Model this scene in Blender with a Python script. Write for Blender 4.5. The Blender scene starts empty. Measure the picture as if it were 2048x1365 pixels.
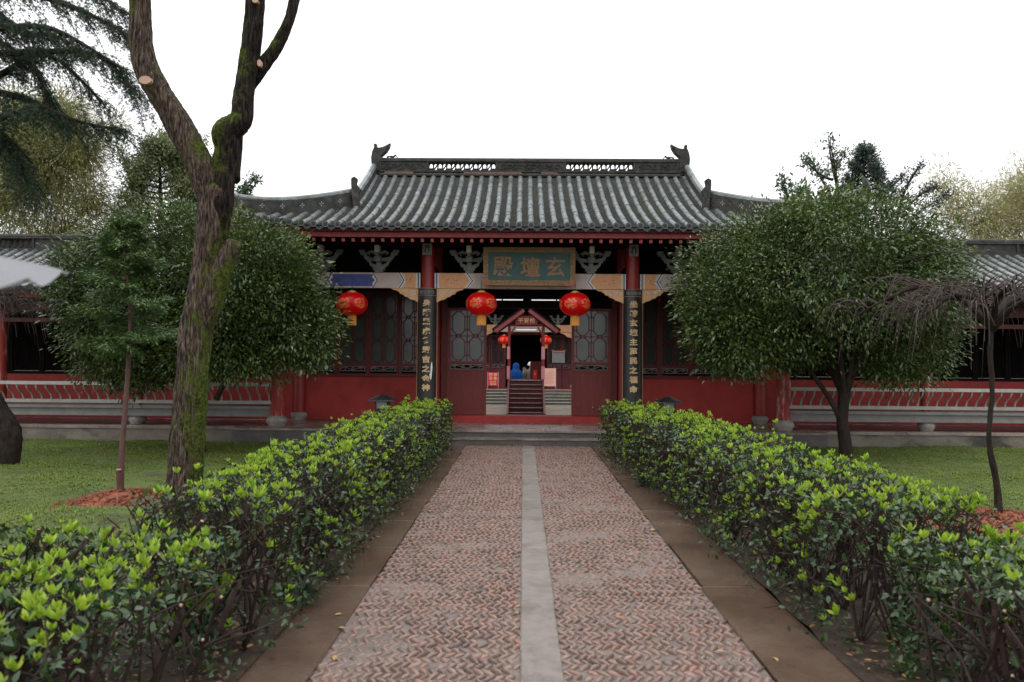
import bpy, math, random
import numpy as np
from mathutils import Vector, Matrix, noise
R = math.radians
rnd = random.Random(7)
rng = np.random.default_rng(7)
S = bpy.context.scene
COL = S.collection

# ------------------------------------------------------------------ camera
FPX = 1640.0
cam_d = bpy.data.cameras.new('camera')
cam = bpy.data.objects.new('camera', cam_d); COL.objects.link(cam); S.camera = cam
cam_d.sensor_width = 36; cam_d.lens = FPX / 2048 * 36
cam_d.clip_start = 0.05; cam_d.clip_end = 900
cam_d.dof.use_dof = True; cam_d.dof.focus_distance = 15.5; cam_d.dof.aperture_fstop = 3.6
cam.location = (-0.10, 0, 1.6)
CM = (Matrix.Rotation(0.0140, 3, 'Z') @ Matrix.Rotation(math.pi / 2 + 0.0229, 3, 'X') @ Matrix.Rotation(0.0078, 3, 'Z'))
cam.rotation_euler = CM.to_euler()

# ------------------------------------------------------------------ overcast sky
W = bpy.data.worlds.new('World'); S.world = W; W.use_nodes = True
nt = W.node_tree; nt.nodes.clear()
out = nt.nodes.new('ShaderNodeOutputWorld'); bg = nt.nodes.new('ShaderNodeBackground')
sky = nt.nodes.new('ShaderNodeTexSky'); sky.sky_type = 'NISHITA'; sky.sun_disc = False
sky.sun_elevation = R(58); sky.sun_rotation = R(200)
hs = nt.nodes.new('ShaderNodeHueSaturation'); hs.inputs['Saturation'].default_value = 0.15
tc = nt.nodes.new('ShaderNodeTexCoord'); sp = nt.nodes.new('ShaderNodeSeparateXYZ')
cr = nt.nodes.new('ShaderNodeValToRGB')
cr.color_ramp.elements[0].position = 0.0; cr.color_ramp.elements[0].color = (0.60, 0.61, 0.62, 1)
cr.color_ramp.elements[1].position = 0.9; cr.color_ramp.elements[1].color = (1, 1, 1.0, 1)
ml = nt.nodes.new('ShaderNodeMix'); ml.data_type = 'RGBA'; ml.blend_type = 'MULTIPLY'; ml.inputs[0].default_value = 1
ml.inputs[7].default_value = (17, 17, 17.3, 1)
mx = nt.nodes.new('ShaderNodeMix'); mx.data_type = 'RGBA'; mx.inputs[0].default_value = 0.88
L = nt.links.new
L(sky.outputs[0], hs.inputs['Color']); L(tc.outputs['Generated'], sp.inputs[0]); L(sp.outputs['Z'], cr.inputs[0])
L(cr.outputs[0], ml.inputs[6]); L(hs.outputs[0], mx.inputs[6]); L(ml.outputs[2], mx.inputs[7])
L(mx.outputs[2], bg.inputs[0]); bg.inputs[1].default_value = 0.11; L(bg.outputs[0], out.inputs[0])
sun_d = bpy.data.lights.new('sun', 'SUN'); sun_d.energy = 0.6; sun_d.angle = R(25); sun_d.color = (1, 0.98, 0.95)
sun = bpy.data.objects.new('sun', sun_d); COL.objects.link(sun)
sun.rotation_euler = (R(32), 0, R(-20))
S.view_settings.view_transform = 'Standard'; S.view_settings.look = 'None'
S.view_settings.exposure = 0.27; S.view_settings.gamma = 1; S.view_settings.use_curve_mapping = False
S.cycles.max_bounces = 6; S.cycles.diffuse_bounces = 3; S.cycles.glossy_bounces = 2; S.cycles.transmission_bounces = 4

# ------------------------------------------------------------------ helpers
def ray(px, py):
    v = CM @ Vector(((px - 1024) / FPX, (682.5 - py) / FPX, -1)); return v
def at(px, py, Y):                      # a point seen at a pixel, on the plane y = Y
    v = ray(px, py); return cam.location + v * (Y / v.y)
def ground(px, py, z=0.0):
    v = ray(px, py); return cam.location + v * ((z - 1.6) / v.z)

def mat(name, c1, c2=None, scale=6, rough=.6, bump=0.0, bscale=None, spec=.5, stretch=(1, 1, 1), metal=0, detail=5,
        c3=None, s3=1.5, f3=(.5, .6), trans=0, isl=None, coat=0, bdist=.02, rvar=0, coords='Object'):
    m = bpy.data.materials.new(name); m.use_nodes = True
    n = m.node_tree.nodes; l = m.node_tree.links.new; b = n['Principled BSDF']
    b.inputs['Roughness'].default_value = rough; b.inputs['Metallic'].default_value = metal
    b.inputs['Specular IOR Level'].default_value = spec; b.inputs['Coat Weight'].default_value = coat
    b.inputs['Coat Roughness'].default_value = .15
    if c2 is None: c2 = tuple(x * .7 for x in c1)
    t = n.new('ShaderNodeTexCoord'); mp = n.new('ShaderNodeMapping'); mp.inputs['Scale'].default_value = stretch
    if coords == 'Position':
        g = n.new('ShaderNodeNewGeometry'); l(g.outputs['Position'], mp.inputs[0])
    else: l(t.outputs[coords], mp.inputs[0])
    nz = n.new('ShaderNodeTexNoise'); nz.inputs['Scale'].default_value = scale; nz.inputs['Detail'].default_value = detail
    nz.inputs['Roughness'].default_value = .65
    l(mp.outputs[0], nz.inputs['Vector'])
    r = n.new('ShaderNodeMapRange'); r.inputs[1].default_value = .32; r.inputs[2].default_value = .68; l(nz.outputs[0], r.inputs[0])
    mix = n.new('ShaderNodeMix'); mix.data_type = 'RGBA'; mix.inputs[6].default_value = (*c1, 1); mix.inputs[7].default_value = (*c2, 1)
    l(r.outputs[0], mix.inputs[0]); colr = mix.outputs[2]
    if c3:
        n3 = n.new('ShaderNodeTexNoise'); n3.inputs['Scale'].default_value = s3; n3.inputs['Detail'].default_value = 8; n3.inputs['Roughness'].default_value = .7
        l(mp.outputs[0], n3.inputs['Vector'])
        r3 = n.new('ShaderNodeMapRange'); r3.inputs[1].default_value = f3[0]; r3.inputs[2].default_value = f3[1]; l(n3.outputs[0], r3.inputs[0])
        m3 = n.new('ShaderNodeMix'); m3.data_type = 'RGBA'; l(r3.outputs[0], m3.inputs[0]); l(colr, m3.inputs[6]); m3.inputs[7].default_value = (*c3, 1)
        colr = m3.outputs[2]
        if rvar:
            rr = n.new('ShaderNodeMapRange'); rr.inputs[3].default_value = rough; rr.inputs[4].default_value = rough + rvar
            l(r3.outputs[0], rr.inputs[0]); l(rr.outputs[0], b.inputs['Roughness'])
    if isl:                              # every island / object gets its own tint
        g = n.new('ShaderNodeNewGeometry'); oi = n.new('ShaderNodeObjectInfo')
        ad = n.new('ShaderNodeMath'); l(g.outputs['Random Per Island'], ad.inputs[0]); l(oi.outputs['Random'], ad.inputs[1])
        fr = n.new('ShaderNodeMath'); fr.operation = 'FRACT'; l(ad.outputs[0], fr.inputs[0])
        rp = n.new('ShaderNodeValToRGB'); e = rp.color_ramp.elements
        rp.color_ramp.interpolation = 'LINEAR'
        e[0].color = (*isl[0], 1); e[0].position = 0; e[1].color = (*isl[-1], 1); e[1].position = 1
        for i, c in enumerate(isl[1:-1]):
            q = e.new((i + 1) / (len(isl) - 1)); q.color = (*c, 1)
        l(fr.outputs[0], rp.inputs[0])
        mi = n.new('ShaderNodeMix'); mi.data_type = 'RGBA'; mi.blend_type = 'MULTIPLY'; mi.inputs[0].default_value = 1
        l(colr, mi.inputs[6]); l(rp.outputs[0], mi.inputs[7]); colr = mi.outputs[2]
    l(colr, b.inputs['Base Color'])
    if bump:
        nb = n.new('ShaderNodeTexNoise'); nb.inputs['Scale'].default_value = bscale or scale * 4; nb.inputs['Detail'].default_value = 6
        l(mp.outputs[0], nb.inputs['Vector'])
        bp = n.new('ShaderNodeBump'); bp.inputs['Strength'].default_value = bump; bp.inputs['Distance'].default_value = bdist
        l(nb.outputs[0], bp.inputs['Height']); l(bp.outputs[0], b.inputs['Normal'])
    if trans:
        tr = n.new('ShaderNodeBsdfTranslucent'); l(colr, tr.inputs[0])
        ms = n.new('ShaderNodeMixShader'); ms.inputs[0].default_value = trans
        l(b.outputs[0], ms.inputs[1]); l(tr.outputs[0], ms.inputs[2]); l(ms.outputs[0], n['Material Output'].inputs[0])
    return m

def tagit(o, label=None, cat=None, group=None, kind=None):
    if label: o['label'] = label
    if cat: o['category'] = cat
    if group: o['group'] = group
    if kind: o['kind'] = kind
    return o
def thing(name, base, label, cat, group=None):
    o = bpy.data.objects.new(name, None); COL.objects.link(o); o.location = base; o.empty_display_size = .2
    return tagit(o, label, cat, group)
def root_loc(o):
    v = Vector((0, 0, 0))
    while o is not None: v = v + o.location; o = o.parent
    return v
def copy_tree(o, parent=None):
    c = o.copy(); COL.objects.link(c); c.parent = parent
    for ch in o.children: copy_tree(ch, c)
    return c
def link(name, me, parent=None, loc=None, rot=None):
    o = bpy.data.objects.new(name, me); COL.objects.link(o)
    if parent is not None:
        o.parent = parent
        if loc is not None: o.location = Vector(loc) - root_loc(parent)
    elif loc is not None: o.location = loc
    if rot is not None: o.rotation_euler = rot
    return o

class MB:
    """collects shapes in world coordinates and links them as one mesh object"""
    def __init__(s): s.v = []; s.f = []; s.m = []
    def add(s, vs, fs, mi=0):
        k = len(s.v); s.v += [tuple(v) for v in vs]; s.f += [tuple(i + k for i in f) for f in fs]; s.m += [mi] * len(fs)
    def box(s, x0, x1, y0, y1, z0, z1, mi=0):
        s.add([(x0, y0, z0), (x1, y0, z0), (x1, y1, z0), (x0, y1, z0), (x0, y0, z1), (x1, y0, z1), (x1, y1, z1), (x0, y1, z1)],
              [(0, 3, 2, 1), (4, 5, 6, 7), (0, 1, 5, 4), (1, 2, 6, 5), (2, 3, 7, 6), (3, 0, 4, 7)], mi); return s
    def bar(s, a, b, w, d, mi=0, up=(0, 1, 0)):    # a rectangular bar from a to b, w across, d along 'up'
        a = Vector(a); b = Vector(b); t = (b - a).normalized(); u = Vector(up); sx = t.cross(u).normalized(); u = sx.cross(t).normalized()
        vs = []
        for p in (a, b):
            for q, r_ in ((-1, -1), (1, -1), (1, 1), (-1, 1)): vs.append(p + sx * q * w / 2 + u * r_ * d / 2)
        s.add(vs, [(3, 2, 1, 0), (4, 5, 6, 7), (0, 1, 5, 4), (1, 2, 6, 5), (2, 3, 7, 6), (3, 0, 4, 7)], mi); return s
    def prism(s, pts, y0, y1, mi=0):               # polygon in x,z pushed along y
        n = len(pts)
        s.add([(x, y0, z) for x, z in pts] + [(x, y1, z) for x, z in pts],
              [tuple(range(n)), tuple(range(2 * n - 1, n - 1, -1))] + [(i, i + n, (i + 1) % n + n, (i + 1) % n) for i in range(n)], mi); return s
    def prism_x(s, pts, x0, x1, mi=0):             # polygon in y,z pushed along x
        n = len(pts)
        s.add([(x0, y, z) for y, z in pts] + [(x1, y, z) for y, z in pts],
              [tuple(range(n - 1, -1, -1)), tuple(range(n, 2 * n))] + [(i, (i + 1) % n, (i + 1) % n + n, i + n) for i in range(n)], mi); return s
    def tube(s, pts, rad, n=8, mi=0, caps=True, wob=0, wf=3.0, arc=None):
        pts = [Vector(p) for p in pts]; k = len(pts)
        if not hasattr(rad, '__len__'): rad = [rad] * k
        prev = None; vs = []
        for i, p in enumerate(pts):
            t = (pts[min(i + 1, k - 1)] - pts[max(i - 1, 0)]).normalized()
            if prev is None:
                u = Vector((1, 0, 0)) if abs(t.x) < .8 else Vector((0, 0, 1))
            else: u = prev
            u = (u - t * u.dot(t)).normalized(); w = t.cross(u); prev = u
            for j in range(n):
                a = 2 * math.pi * j / n; d = u * math.cos(a) + w * math.sin(a); r_ = rad[i]
                if wob: r_ *= 1 + wob * noise.noise((p + d * rad[i]) * wf)
                vs.append(p + d * r_)
        fs = [(i * n + j, i * n + (j + 1) % n, (i + 1) * n + (j + 1) % n, (i + 1) * n + j) for i in range(k - 1) for j in range(n)]
        if caps: fs += [tuple(range(n - 1, -1, -1)), tuple(range((k - 1) * n, k * n))]
        s.add(vs, fs, mi); return s
    def lathe(s, c, prof, n=16, mi=0):             # prof: (radius, z) upwards
        vs = []
        for r_, z in prof:
            for j in range(n): a = 2 * math.pi * j / n; vs.append((c[0] + r_ * math.cos(a), c[1] + r_ * math.sin(a), c[2] + z))
        k = len(prof)
        s.add(vs, [(i * n + j, i * n + (j + 1) % n, (i + 1) * n + (j + 1) % n, (i + 1) * n + j) for i in range(k - 1) for j in range(n)]
              + [tuple(range(n - 1, -1, -1)), tuple(range((k - 1) * n, k * n))], mi); return s
    def mesh(s, name, mats, base=(0, 0, 0), smooth=0):
        me = bpy.data.meshes.new(name); bx, by, bz = base
        me.from_pydata([(a - bx, b - by, c - bz) for a, b, c in s.v], [], s.f)
        for m in (mats if isinstance(mats, (list, tuple)) else [mats]): me.materials.append(m)
        me.polygons.foreach_set('material_index', s.m)
        if smooth:
            me.polygons.foreach_set('use_smooth', [True] * len(s.f)); me.set_sharp_from_angle(angle=R(smooth))
        me.update(); return me
    def build(s, name, mats, parent=None, smooth=0, origin=None, kind=None, label=None):
        base = root_loc(parent) if parent is not None else (Vector(origin) if origin is not None else Vector((0, 0, 0)))
        o = bpy.data.objects.new(name, s.mesh(name, mats, base, smooth)); COL.objects.link(o)
        if parent is not None: o.parent = parent
        elif origin is not None: o.location = origin
        return tagit(o, label=label, kind=kind)

def np_mesh(name, V, F, mats, parent=None, mi=None, smooth=False, kind=None, label=None):
    """V (n,3) world, F (m,3 or 4)"""
    base = root_loc(parent) if parent is not None else Vector((0, 0, 0))
    V = np.asarray(V, dtype=np.float32) - np.array(base, dtype=np.float32); F = np.asarray(F, dtype=np.int32); m, k = F.shape
    me = bpy.data.meshes.new(name); me.vertices.add(len(V)); me.vertices.foreach_set('co', V.ravel())
    me.loops.add(m * k); me.loops.foreach_set('vertex_index', F.ravel())
    me.polygons.add(m); me.polygons.foreach_set('loop_start', np.arange(0, m * k, k, dtype=np.int32))
    for q in (mats if isinstance(mats, (list, tuple)) else [mats]): me.materials.append(q)
    if mi is not None: me.polygons.foreach_set('material_index', np.asarray(mi, dtype=np.int32))
    if smooth: me.polygons.foreach_set('use_smooth', np.ones(m, dtype=bool))
    me.update(calc_edges=True)
    o = bpy.data.objects.new(name, me); COL.objects.link(o)
    if parent is not None: o.parent = parent
    return tagit(o, kind=kind, label=label)
def frames(d, up=None, spin=None):
    """d (n,3) unit directions -> (n,3,3) with columns side, d, normal"""
    n = len(d)
    if up is None: up = rng.normal(size=(n, 3))
    s_ = np.cross(d, up); s_ /= np.linalg.norm(s_, axis=1, keepdims=True) + 1e-9
    nn = np.cross(s_, d)
    return np.stack([s_, d, nn], axis=2)
def unit(a): return a / (np.linalg.norm(a, axis=1, keepdims=True) + 1e-9)
def scatter(tv, tf, pos, rot, scale, mi=None, per=None):
    """template verts (k,3), faces (m,q); returns merged V,F(,MI)"""
    n = len(pos); k = len(tv)
    sc = np.asarray(scale).reshape(n, 1, -1)
    V = np.einsum('nij,nkj->nki', rot, tv[None] * sc) + pos[:, None, :]
    F = tf[None] + (np.arange(n) * k)[:, None, None]
    MI = None if mi is None else np.repeat(mi, len(tf))
    return V.reshape(-1, 3), F.reshape(-1, tf.shape[1]), MI
def cat_meshes(lst):
    V = []; F = []; M = []; k = 0
    for v, f, m in lst:
        V.append(v); F.append(f + k); k += len(v); M.append(np.zeros(len(f), int) if m is None else m)
    return np.concatenate(V), np.concatenate(F), np.concatenate(M)
LEAF = (np.array([(0, 0, 0), (.17, .35, .05), (.15, .7, .04), (0, 1, -.04), (-.15, .7, .04), (-.17, .35, .05), (0, .5, -.015)], float),
        np.array([(0, 1, 6), (1, 2, 6), (2, 3, 6), (3, 4, 6), (4, 5, 6), (5, 0, 6)]))
LEAF_S = (np.array([(0, 0, 0), (.2, .45, .06), (0, 1, -.03), (-.2, .45, .06)], float), np.array([(0, 1, 2), (0, 2, 3)]))
LEAF_L = (np.array([(0, 0, 0), (.07, .3, .0), (0, 1, -.12), (-.07, .3, .0)], float), np.array([(0, 1, 2), (0, 2, 3)]))
def tuft(nb, length=.05, spread=1.0, w=.003, seed=1, droop=0):
    r_ = random.Random(seed); V = []; F = []
    for i in range(nb):
        a = r_.uniform(0, 6.28); e = r_.uniform(.2, 1) * spread
        d = Vector((math.cos(a) * e, math.sin(a) * e, 1)).normalized() * length * r_.uniform(.6, 1.1)
        s_ = Vector((-math.sin(a), math.cos(a), 0)) * w
        k = len(V)
        V += [tuple(s_), tuple(-s_), tuple(d * .55 + s_ * .8), tuple(d * .55 - s_ * .8), tuple(d + Vector((d.x, d.y, 0)) * droop - Vector((0, 0, droop * length)))]
        F += [(k, k + 1, k + 3), (k, k + 3, k + 2), (k + 2, k + 3, k + 4)]
    return np.array(V, float), np.array(F)
def sticks(lines, n=4):
    """lines: list of (points list, radii list); vectorless but light tubes"""
    mb = MB()
    for p, r_ in lines: mb.tube(p, r_, n, caps=False)
    return mb
def text(name, s, size, loc, m, parent, depth=.006, bold=.0, sx=1):
    cu = bpy.data.curves.new(name, 'FONT'); cu.body = s; cu.size = size; cu.extrude = depth / 2; cu.align_x = 'CENTER'; cu.align_y = 'CENTER'
    cu.offset = bold; cu.resolution_u = 2
    o = bpy.data.objects.new('tmp', cu); COL.objects.link(o)
    bpy.context.view_layer.update()
    me = bpy.data.meshes.new_from_object(o.evaluated_get(bpy.context.evaluated_depsgraph_get()))
    bpy.data.objects.remove(o); me.name = name; me.materials.clear(); me.materials.append(m)
    # centre the glyph on its own bounds
    if len(me.vertices):
        xs = [v.co.x for v in me.vertices]; ys = [v.co.y for v in me.vertices]
        cx, cy = (min(xs) + max(xs)) / 2, (min(ys) + max(ys)) / 2
        for v in me.vertices: v.co = ((v.co.x - cx) * sx, v.co.y - cy, v.co.z)
    ob = link(name, me, parent, loc, (math.pi / 2, 0, 0))
    return ob

# ------------------------------------------------------------------ materials
M = {}
M['cap'] = mat('roof_tile_grey', (.225, .25, .255), (.10, .112, .11), 5, .34, .3, 30, .6, c3=(.055, .065, .04), s3=2.2, f3=(.50, .70), isl=[(.8, .8, .8), (1.15, 1.15, 1.15), (.65, .67, .65), (1, 1, 1)])
M['pan'] = mat('pan_tile_dark', (.050, .052, .050), (.018, .019, .018), 14, .6, .4, 30, .12, c3=(.045, .055, .025), s3=2, f3=(.5, .7))
M['ridge'] = mat('ridge_clay_dark', (.058, .056, .050), (.022, .022, .020), 7, .6, .6, 30, .15, c3=(.11, .10, .085), s3=4, f3=(.58, .75))
M['ridge_red'] = mat('exposed_red_brick', (.22, .085, .06), (.1, .05, .04), 10, .7, .5, 40)
M['enddisc'] = mat('end_tile_dark', (.05, .054, .056), (.024, .026, .028), 12, .6, .4, 60, .15)
M['disc'] = mat('end_disc_grey', (.12, .13, .13), (.07, .075, .075), 12, .5, .4, 60, .3)
M['redpaint'] = mat('red_lime_wall', (.39, .046, .040), (.33, .038, .034), 3, .62, .15, 40, .25, c3=(.19, .024, .021), s3=1.0, f3=(.45, .72), coords='Position')
M['redwood'] = mat('dark_red_wood', (.13, .016, .014), (.085, .012, .011), 4, .5, .2, 20, .4, stretch=(6, 6, 1), c3=(.24, .15, .13), s3=3, f3=(.70, .76), coords='Position')
M['redwood2'] = mat('red_brown_door_wood', (.20, .028, .026), (.14, .021, .020), 3, .5, .2, 20, .4, stretch=(5, 5, 1), c3=(.36, .24, .22), s3=4, f3=(.66, .72), coords='Position')
M['redcol'] = mat('red_column_paint', (.32, .02, .017), (.22, .016, .014), 3, .42, .1, 20, .5, stretch=(6, 6, 1), c3=(.5, .36, .32), s3=1.3, f3=(.66, .76), coords='Position')
M['redcol_worn'] = mat('worn_red_column_paint', (.33, .022, .018), (.24, .03, .025), 3, .5, .1, 20, .4, stretch=(5, 5, 1), c3=(.55, .40, .36), s3=1.6, f3=(.53, .66), coords='Position')
M['fascia'] = mat('eave_board_red', (.20, .028, .025), (.13, .018, .016), 5, .6, .2, 20, .3, c3=(.09, .03, .025), s3=3, f3=(.55, .7), coords='Position')
M['rafter_end'] = mat('rafter_end_pink', (.34, .085, .07), (.25, .05, .045), 5, .6)
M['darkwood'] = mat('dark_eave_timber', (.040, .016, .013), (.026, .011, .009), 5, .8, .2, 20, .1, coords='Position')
M['maroon'] = mat('dull_maroon_wood', (.17, .045, .05), (.10, .03, .034), 4, .6, .2, 20, .3, stretch=(5, 5, 1), c3=(.3, .16, .16), s3=3, f3=(.66, .72), coords='Position')
M['barge'] = mat('faded_maroon_board', (.27, .07, .075), (.19, .05, .055), 4, .6, .2, 20, .3)
M['bridge_red'] = mat('bridge_dark_red', (.085, .013, .013), (.055, .010, .010), 4, .55, .2, 20, coords='Position')
M['far_step'] = mat('greenish_step_stone', (.11, .11, .09), (.06, .06, .05), 5, .6, .3, 25, coords='Position')
M['shade_timber'] = mat('black_shade_timber', (.012, .009, .008), (.007, .006, .006), 5, .8, spec=.08, coords='Position')  # near black puts the interior's shade into the timber colour
M['stone'] = mat('pale_carved_stone', (.36, .33, .29), (.22, .20, .18), 8, .6, .4, 40, .4, c3=(.13, .10, .085), s3=3, f3=(.55, .75), coords='Position')
M['wetstone'] = mat('wet_platform_stone', (.30, .25, .22), (.19, .16, .14), 3, .22, .15, 25, .6, c3=(.10, .075, .065), s3=1.4, f3=(.45, .62), rvar=.2, coords='Position')  # pale base paints in the bright reflection on wet stone tops
M['concrete'] = mat('mossy_concrete_face', (.20, .17, .14), (.11, .10, .08), 2.5, .7, .4, 25, .3, stretch=(.7, 1, 1), c3=(.045, .042, .035), s3=.9, f3=(.5, .6), coords='Position')
M['step'] = mat('dark_wet_step', (.10, .085, .075), (.05, .045, .04), 4, .35, .3, 25, .5, coords='Position')
M['rail'] = mat('grey_painted_rail', (.40, .39, .37), (.29, .28, .265), 5, .45, .1, 30, .4, coords='Position')
M['seat'] = mat('grey_bench_board', (.22, .215, .205), (.15, .145, .14), 4, .5, .1, 30, coords='Position')
M['carve'] = mat('grey_carved_fretwork', (.34, .33, .31), (.22, .21, .2), 10, .6)
M['bracket'] = mat('grey_green_bracket', (.20, .21, .175), (.11, .12, .10), 9, .6, .3, 30, coords='Position')
M['bracket_nose'] = mat('pale_bracket_nose', (.72, .60, .53), (.55, .46, .4), 9, .6)
M['beam_white'] = mat('beam_pinkish_white', (.55, .47, .41), (.44, .36, .32), 6, .6, .1, 30, .3, c3=(.35, .28, .24), s3=3, f3=(.6, .8), coords='Position')
M['orange'] = mat('beam_orange', (.72, .35, .17), (.60, .29, .14), 10, .6, c3=(.25, .12, .1), s3=14, f3=(.66, .7), coords='Position')
M['blue'] = mat('beam_blue', (.06, .085, .31), (.04, .05, .18), 9, .6, coords='Position')
M['yellow'] = mat('beam_yellow', (.62, .52, .26), (.5, .42, .2), 9, .6)
M['white'] = mat('beam_white_line', (.72, .70, .66), (.6, .58, .55), 9, .6)
M['black'] = mat('black_lacquer', (.014, .014, .015), (.03, .028, .028), 12, .35, .1, 30, .5, c3=(.10, .095, .09), s3=8, f3=(.70, .74), coords='Position')
M['gold'] = mat('faded_gold', (.58, .40, .20), (.45, .3, .15), 20, .5, coords='Position')
M['gold_dull'] = mat('dull_orange_gold', (.38, .22, .10), (.27, .15, .07), 30, .6, .4, 60, coords='Position')
M['gold_frame'] = mat('carved_gilt_frame', (.42, .27, .10), (.12, .06, .03), 45, .5, .9, 60, coords='Position', bdist=.01)
M['teal'] = mat('teal_plaque', (.05, .105, .108), (.07, .14, .14), 7, .6, .1, 40, .3, coords='Position')
M['orange_bracket'] = mat('pale_orange_brace', (.70, .42, .22), (.56, .31, .15), 14, .6, .3, 30, c3=(.65, .5, .38), s3=9, f3=(.6, .68), coords='Position')
M['lantern'] = mat('red_silk', (.90, .009, .011), (.84, .007, .009), 12, .28, 0, trans=.62, spec=.5)
M['lantern_gold'] = mat('lantern_gold_print', (.80, .26, .09), (.75, .05, .03), 22, .4, trans=.3)
M['lantern_cap'] = mat('lantern_gilt_cap', (.65, .40, .10), (.5, .3, .06), 15, .35, metal=.4)
M['fringe'] = mat('orange_fringe', (.72, .33, .05), (.5, .2, .03), 40, .7, stretch=(4, 4, .3))
M['glass'] = mat('grey_green_glass', (.07, .09, .078), (.04, .055, .05), 3, .22, .05, 6, .7, coords='Position')
M['glass_dark'] = mat('dark_window_glass', (.022, .030, .028), (.014, .02, .018), 3, .3, 0, spec=.4, coords='Position')
M['bark'] = mat('bark_brown', (.13, .095, .075), (.05, .037, .03), 9, .85, 1.0, 30, .2, stretch=(2.5, 2.5, .5), bdist=.03)
M['bark_dark'] = mat('dark_wet_bark', (.040, .029, .024), (.018, .013, .011), 10, .8, .8, 40, .12, stretch=(2, 2, .6))
M['cut'] = mat('fresh_cut_wood', (.48, .33, .23), (.36, .22, .15), 30, .7)
M['stem'] = mat('hedge_stem_dark', (.020, .012, .010), (.040, .026, .021), 14, .6, 0, spec=.15, coords='Position')
M['twig'] = mat('weeping_twig', (.095, .068, .058), (.04, .028, .024), 8, .5, 0, coords='Position')
M['weep'] = mat('dark_weeping_twig', (.085, .062, .052), (.028, .020, .017), 5, .6, 0, spec=.2, coords='Position')
M['lime'] = mat('new_lime_leaf', (.34, .47, .045), (.25, .38, .035), 8, .38, 0, spec=.4, trans=.35, isl=[(.45, .6, .6), (1.1, 1.05, 1), (.7, .85, .8), (1.25, 1.15, 1), (.9, .95, .9)])
M['dark_leaf'] = mat('old_hedge_leaf', (.042, .088, .028), (.026, .058, .022), 8, .26, 0, spec=.5, trans=.15, isl=[(.6, .7, .6), (1.1, 1.1, 1), (1.5, 1.3, 1), (.8, .9, 1)])
M['osm'] = mat('osmanthus_leaf', (.074, .112, .034), (.048, .080, .026), 2, .24, 0, spec=.6, trans=.12, isl=[(.55, .6, .6), (1, 1, 1), (1.6, 1.5, 1.1), (.8, .85, .9), (1.1, 1.1, 1)], coords='Position')
M['osm_new'] = mat('osmanthus_new_leaf', (.15, .20, .045), (.10, .15, .036), 2, .35, 0, spec=.5, trans=.25, isl=[(.7, .8, .7), (1.1, 1, 1)], coords='Position')
M['fir'] = mat('sapling_needle', (.12, .19, .065), (.08, .135, .05), 3, .5, 0, trans=.2, isl=[(.7, .75, .8), (1.25, 1.2, 1)])
M['cedar'] = mat('cedar_needle', (.045, .076, .044), (.028, .048, .030), 3, .6, 0, spec=.2, trans=.1, isl=[(.6, .7, .8), (1.3, 1.25, 1.1)])
M['bamboo'] = mat('bamboo_leaf', (.30, .29, .12), (.20, .21, .09), .8, .6, 0, spec=.2, trans=.45, isl=[(.6, .7, .7), (1.2, 1.1, 1), (.9, 1, .9)], coords='Position')
M['bamboo_pale'] = mat('pale_bamboo_leaf', (.42, .38, .20), (.28, .29, .13), 1.2, .6, 0, spec=.2, trans=.45, isl=[(.7, .8, .8), (1.2, 1.1, 1), (.9, 1, .9)], coords='Position')
M['bgtree'] = mat('distant_tree_leaf', (.10, .15, .075), (.06, .10, .055), 2, .6, 0, trans=.2, isl=[(.7, .8, .8), (1.2, 1.15, 1)], coords='Position')
M['cedar2'] = mat('dark_distant_needle', (.06, .095, .065), (.035, .06, .045), 3, .6, 0, trans=.1)
M['bgtree2'] = mat('pale_distant_leaf', (.22, .24, .11), (.12, .15, .07), 2, .6, 0, trans=.25, isl=[(.7, .8, .8), (1.2, 1.15, 1)], coords='Position')
M['culm'] = mat('bamboo_culm', (.16, .19, .07), (.1, .13, .05), 4, .5)
M['grass'] = mat('lawn_blade', (.23, .29, .055), (.12, .19, .036), .7, .55, 0, trans=.3, isl=[(.7, .8, .7), (1.2, 1.1, 1), (.9, 1, .8)], coords='Position')
M['lawn'] = mat('lawn_ground', (.11, .14, .036), (.06, .085, .028), 3, .9, .6, 40, .2, c3=(.05, .045, .03), s3=1.3, f3=(.52, .7), coords='Position')
M['soil'] = mat('damp_soil', (.065, .045, .032), (.028, .021, .015), 12, .7, .9, 40, .25, c3=(.045, .05, .02), s3=2.2, f3=(.56, .70), coords='Position')
M['redsoil'] = mat('red_clay_soil', (.27, .095, .055), (.15, .055, .035), 14, .85, .8, 50, .2, coords='Position', isl=[(.8, .8, .8), (1.2, 1.15, 1.1)])
M['mortar'] = mat('path_mortar', (.215, .168, .145), (.135, .105, .09), 10, .36, .8, 70, .6, coords='Position', c3=(.10, .085, .07), s3=1.2, f3=(.5, .68))
M['cobble'] = mat('reddish_cobble', (.245, .172, .142), (.165, .118, .10), 20, .30, .3, 80, .6, coords='Position', isl=[(.75, .70, .70), (1.1, .95, .90), (1.0, 1.0, .98), (1.2, .86, .75), (.9, .88, .86), (1.12, 1.0, .92), (.62, .60, .62), (1.05, .93, .88)])
M['slab'] = mat('grey_centre_slab', (.22, .195, .175), (.165, .145, .13), 12, .42, .4, 90, .5, coords='Position', isl=[(.9, .9, .9), (1.08, 1.05, 1.03), (1, .98, .97)], c3=(.12, .10, .085), s3=3, f3=(.5, .7))
M['gutter'] = mat('brown_wet_edging_slab', (.115, .070, .048), (.060, .037, .026), 1.6, .18, .12, 50, .55, coords='Position', c3=(.16, .112, .085), s3=.7, f3=(.38, .80), rvar=.15, isl=[(.95, .95, .95), (1.04, 1.03, 1.02), (1, 1, 1)])
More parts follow.
